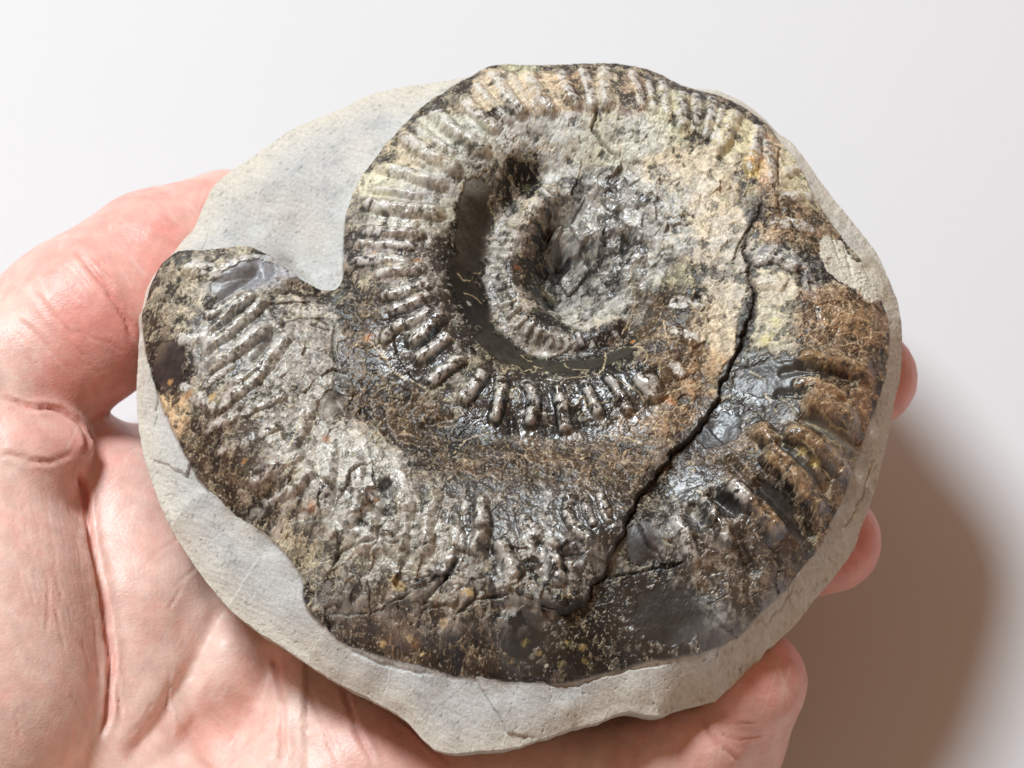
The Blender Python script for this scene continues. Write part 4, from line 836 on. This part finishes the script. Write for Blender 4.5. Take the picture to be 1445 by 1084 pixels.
# ball of the thumb and thumb
thenar = chain([(-190, 1230, 26, 20), (-42, 990, 31, 18), (-27, 850, 33, 16.5), (-55, 690, 35, 14.5)], 10)
thumb = chain([(-75, 680, 33, 14.0), (-20, 560, 37, 13.0), (118, 452, 40, 12.2), (215, 372, 40, 10.3), (318, 318, 39, 8.6)], 6)
thenar = unite(thenar, thumb, 6)
fold = chain([(-60, 690, 37, 12), (30, 648, 40, 8.5), (88, 632, 40, 4.4)], 5)
thenar = unite(thenar, fold, 4.0)
web = chain([(20, 640, 30, 9), (110, 655, 27, 8), (170, 690, 23, 8)], 5)   # skin between thumb and index
hand = unite(hand, web, 6)
hand = unite(hand, thenar, 2.4)
del palm, index, middle, ring, little, thenar, thumb, fold, web
# closed at the border of the field
hand[0], hand[-1], hand[:, 0], hand[:, -1], hand[:, :, 0], hand[:, :, -1] = (1,) * 6

def surface_nets(F):
    s = F < 0
    nx, ny, nz = F.shape
    cs = np.zeros((nx - 1, ny - 1, nz - 1), np.int8)
    for i in (0, 1):
        for j in (0, 1):
            for k in (0, 1): cs += s[i:nx - 1 + i, j:ny - 1 + j, k:nz - 1 + k]
    act = (cs > 0) & (cs < 8)
    ci = np.argwhere(act); vid = np.full(act.shape, -1, np.int32); vid[act] = np.arange(len(ci))
    acc = np.zeros((len(ci), 3)); cnt = np.zeros(len(ci))
    corners = [(i, j, k) for i in (0, 1) for j in (0, 1) for k in (0, 1)]
    val = {c: F[ci[:, 0] + c[0], ci[:, 1] + c[1], ci[:, 2] + c[2]] for c in corners}
    for c in corners:
        for d in range(3):
            if c[d] == 0:
                e = list(c); e[d] = 1; e = tuple(e)
                a, b = val[c], val[e]; m = (a < 0) != (b < 0)
                t = a[m] / (a[m] - b[m])
                p = np.tile(np.array(c, float), (m.sum(), 1)); p[:, d] += t
                acc[m] += p; cnt[m] += 1
    V = ci + acc / cnt[:, None]
    Q = []
    for d in range(3):
        sl0 = [slice(None)] * 3; sl1 = [slice(None)] * 3; sl0[d] = slice(0, -1); sl1[d] = slice(1, None)
        a = s[tuple(sl0)]; b = s[tuple(sl1)]
        for flip, m in ((False, a & ~b), (True, ~a & b)):
            e = np.argwhere(m)
            o1, o2 = [(1, 2), (2, 0), (0, 1)][d]
            ok = (e[:, o1] > 0) & (e[:, o2] > 0) & (e[:, o1] < F.shape[o1] - 1) & (e[:, o2] < F.shape[o2] - 1)
            e = e[ok]
            def vi(du_, dv_):
                g = e.copy(); g[:, o1] -= du_; g[:, o2] -= dv_
                return vid[g[:, 0], g[:, 1], g[:, 2]]
            q = np.stack([vi(1, 1), vi(0, 1), vi(0, 0), vi(1, 0)], 1)
            Q.append(q[:, ::-1] if flip else q)
    return V, np.vstack(Q)
hv, hq = surface_nets(hand)
hv = np.stack([ax[0] + hv[:, 0] * HS, ay[0] + hv[:, 1] * HS, az[0] + hv[:, 2] * HS], 1)
def relax(V, Q, n, lam=0.5):
    e = np.vstack([Q[:, [0, 1]], Q[:, [1, 2]], Q[:, [2, 3]], Q[:, [3, 0]]])
    deg = np.bincount(e[:, 0], minlength=len(V)).astype(float) + np.bincount(e[:, 1], minlength=len(V))
    for _ in range(n):
        S_ = np.stack([np.bincount(e[:, 0], V[e[:, 1], c], len(V)) + np.bincount(e[:, 1], V[e[:, 0], c], len(V)) for c in range(3)], 1)
        V = V + lam * (S_ / np.maximum(deg, 1)[:, None] - V)
    return V
hv = relax(hv, hq, 3)

def quad_mesh(name, V, Q):
    me = bpy.data.meshes.new(name)
    me.vertices.add(len(V)); me.vertices.foreach_set('co', V.astype(np.float32).ravel())
    me.loops.add(Q.size); me.loops.foreach_set('vertex_index', Q.astype(np.int32).ravel())
    me.polygons.add(len(Q)); me.polygons.foreach_set('loop_start', (np.arange(len(Q)) * 4).astype(np.int32))
    me.update(calc_edges=True); me.validate()
    return me
tmp = quad_mesh('tmp', hv * MM, hq)
tob = bpy.data.objects.new('tmp', tmp); sc.collection.objects.link(tob)
mod = tob.modifiers.new('s', 'SUBSURF'); mod.levels = 1; mod.render_levels = 1
bpy.context.view_layer.update()
hm = bpy.data.meshes.new_from_object(tob.evaluated_get(bpy.context.evaluated_depsgraph_get()))
bpy.data.objects.remove(tob); bpy.data.meshes.remove(tmp)
hm.name = 'hand'
nv = len(hm.vertices)
co = np.empty(nv * 3, np.float32); hm.vertices.foreach_get('co', co); co = co.reshape(-1, 3).astype(float) / MM
vn = np.empty(nv * 3, np.float32); hm.vertices.foreach_get('normal', vn); vn = vn.reshape(-1, 3).astype(float)
hpx, hpy = project(co)
toc = CAM - co; toc /= np.linalg.norm(toc, axis=1, keepdims=True)
face = np.clip((vn * toc).sum(1), 0, 1)
disp = np.zeros(nv)
UV = np.stack([hpx, hpy], 1)
# folds and palm lines: points, half width px, depth mm
CREASES = [([(105,350),(125,375),(150,405),(172,440),(185,470)],6,0.55),([(118,352),(140,372),(165,398)],4,0.2),([(150,410),(175,450),(190,480)],6,0.35),([(40,400),(70,440),(110,480)],5,0.25),([(20,450),(60,480),(90,520)],5,0.25),
 ([(0,560),(40,575),(85,580),(115,600),(123,625),(112,648)],5,0.8),([(30,655),(70,650),(105,640)],5,0.25),([(0,640),(40,648),(80,655)],6,0.35),
 ([(110,650),(118,700),(132,780),(147,860),(155,930),(152,1000),(135,1060)],7,1.2),([(480,965),(500,1020),(530,1084)],5,0.6),([(385,905),(392,960),(402,1020),(398,1084)],6,0.8),([(390,905),(360,985),(280,1084)],46,3.2),([(430,960),(450,1010),(480,1084)],4,0.4),
 ([(318,850),(285,920),(235,1000),(175,1084)],20,0.9),([(150,900),(165,960),(170,1020)],4,0.35),([(560,1010),(600,1045),(640,1084)],4,0.4),([(990,1005),(1010,1045),(1050,1080)],5,0.4),
 ([(1000,1015),(1035,1022),(1070,1018)],3,0.25),([(1010,1035),(1045,1042),(1080,1035)],3,0.25)]
for i in range(9):                                   # fine parallel wrinkles on the ball of the thumb
    x0 = 8 + i * 12 + 4 * math.sin(i * 2.1)
    CREASES.append(([(x0, 655 + 6 * i), (x0 + 8, 720 + 5 * i), (x0 + 22, 800 + 8 * i), (x0 + 30, 880 + 4 * i)], 2.2, 0.05 + 0.03 * (i % 3)))
for i in range(46):                                  # many short fine lines over palm and thumb
    a_ = rng.random(5); zx, zy, zl, za = [(20 + 120 * a_[0], 690 + 380 * a_[1], 40 + 60 * a_[2], 1.35), (190 + 220 * a_[0], 760 + 310 * a_[1], 30 + 60 * a_[2], 2.2), (420 + 240 * a_[0], 960 + 120 * a_[1], 30 + 60 * a_[2], 1.0), (30 + 150 * a_[0], 360 + 190 * a_[1], 20 + 40 * a_[2], 0.8)][i % 4]
    za += (a_[3] - .5) * 0.7; c1, s1_ = math.cos(za) * zl / 2, math.sin(za) * zl / 2
    CREASES.append(([(zx - c1, zy - s1_), (zx + 4 * (a_[4] - .5), zy), (zx + c1, zy + s1_)], 3.0, 0.10 + 0.10 * a_[4]))
for i in range(7):
    CREASES.append(([(165 + i * 9, 330 - 6 * i), (190 + i * 9, 345 - 5 * i), (215 + i * 7, 352 - 4 * i)], 2.4, 0.08))
vis = face > 0.05
flush = np.zeros(nv)
for pts, hw, dp in CREASES:
    pl = spline(pts, 5)
    m = np.nonzero(vis & (hpx > pl[:, 0].min() - 40) & (hpx < pl[:, 0].max() + 40) & (hpy > pl[:, 1].min() - 40) & (hpy < pl[:, 1].max() + 40))[0]
    if not len(m): continue
    wob = np.stack([fbm(hpx[m], hpy[m], 40, 2, seed=3), fbm(hpx[m], hpy[m], 40, 2, seed=4)], 1) * 6
    hw = hw * 0.62; dp = dp * 0.9
    d, f, _ = seg_dist(UV[m] + wob, pl)
    ta = smooth(0, .12, f) * (1 - smooth(.85, 1, f))
    g = np.exp(-(d / hw) ** 2) - 0.35 * np.exp(-((d - 2.2 * hw) / (1.4 * hw)) ** 2)
    disp[m] -= dp * ta * g
    flush[m] += 0.35 * ta * min(1, dp) * (1 if hw < 8 else 0.15) * np.exp(-(d / (hw * 1.6)) ** 2)
disp += 0.22 * fbm(co[:, 0] + 0.4 * co[:, 2], co[:, 1], 7.0, 3, seed=91) + 0.05 * fbm(co[:, 0] + .3 * co[:, 2], co[:, 1], 1.6, 3, seed=92)
co += vn * disp[:, None]
hm.vertices.foreach_set('co', (co * MM).astype(np.float32).ravel())
# blood under the skin: redder thumb tip, finger tips and web
for (px_, py_, r, a) in ((230,330,130,.6),(130,540,100,.55),(180,470,70,.5),(60,420,90,.25),(1280,530,90,.9),(1225,770,90,.8),(1100,930,100,.7),(960,1050,90,.4),(120,690,70,.3),(560,1030,110,.3),(640,1070,90,.3),(30,800,120,.1)):
    flush += a * np.exp(-(((hpx - px_) ** 2 + (hpy - py_) ** 2) / r ** 2))
fa = hm.attributes.new('flush', 'FLOAT', 'POINT'); fa.data.foreach_set('value', np.clip(flush, 0, 1.2).astype(np.float32))
hm.polygons.foreach_set('use_smooth', np.ones(len(hm.polygons), bool))
hm.materials.clear(); hm.materials.append(M_SKIN)
hm.update()
ho = bpy.data.objects.new('hand', hm); sc.collection.objects.link(ho)
ho['label'] = 'bare left hand, palm up, holding the fossil with thumb and curled fingers'
ho['category'] = 'hand'
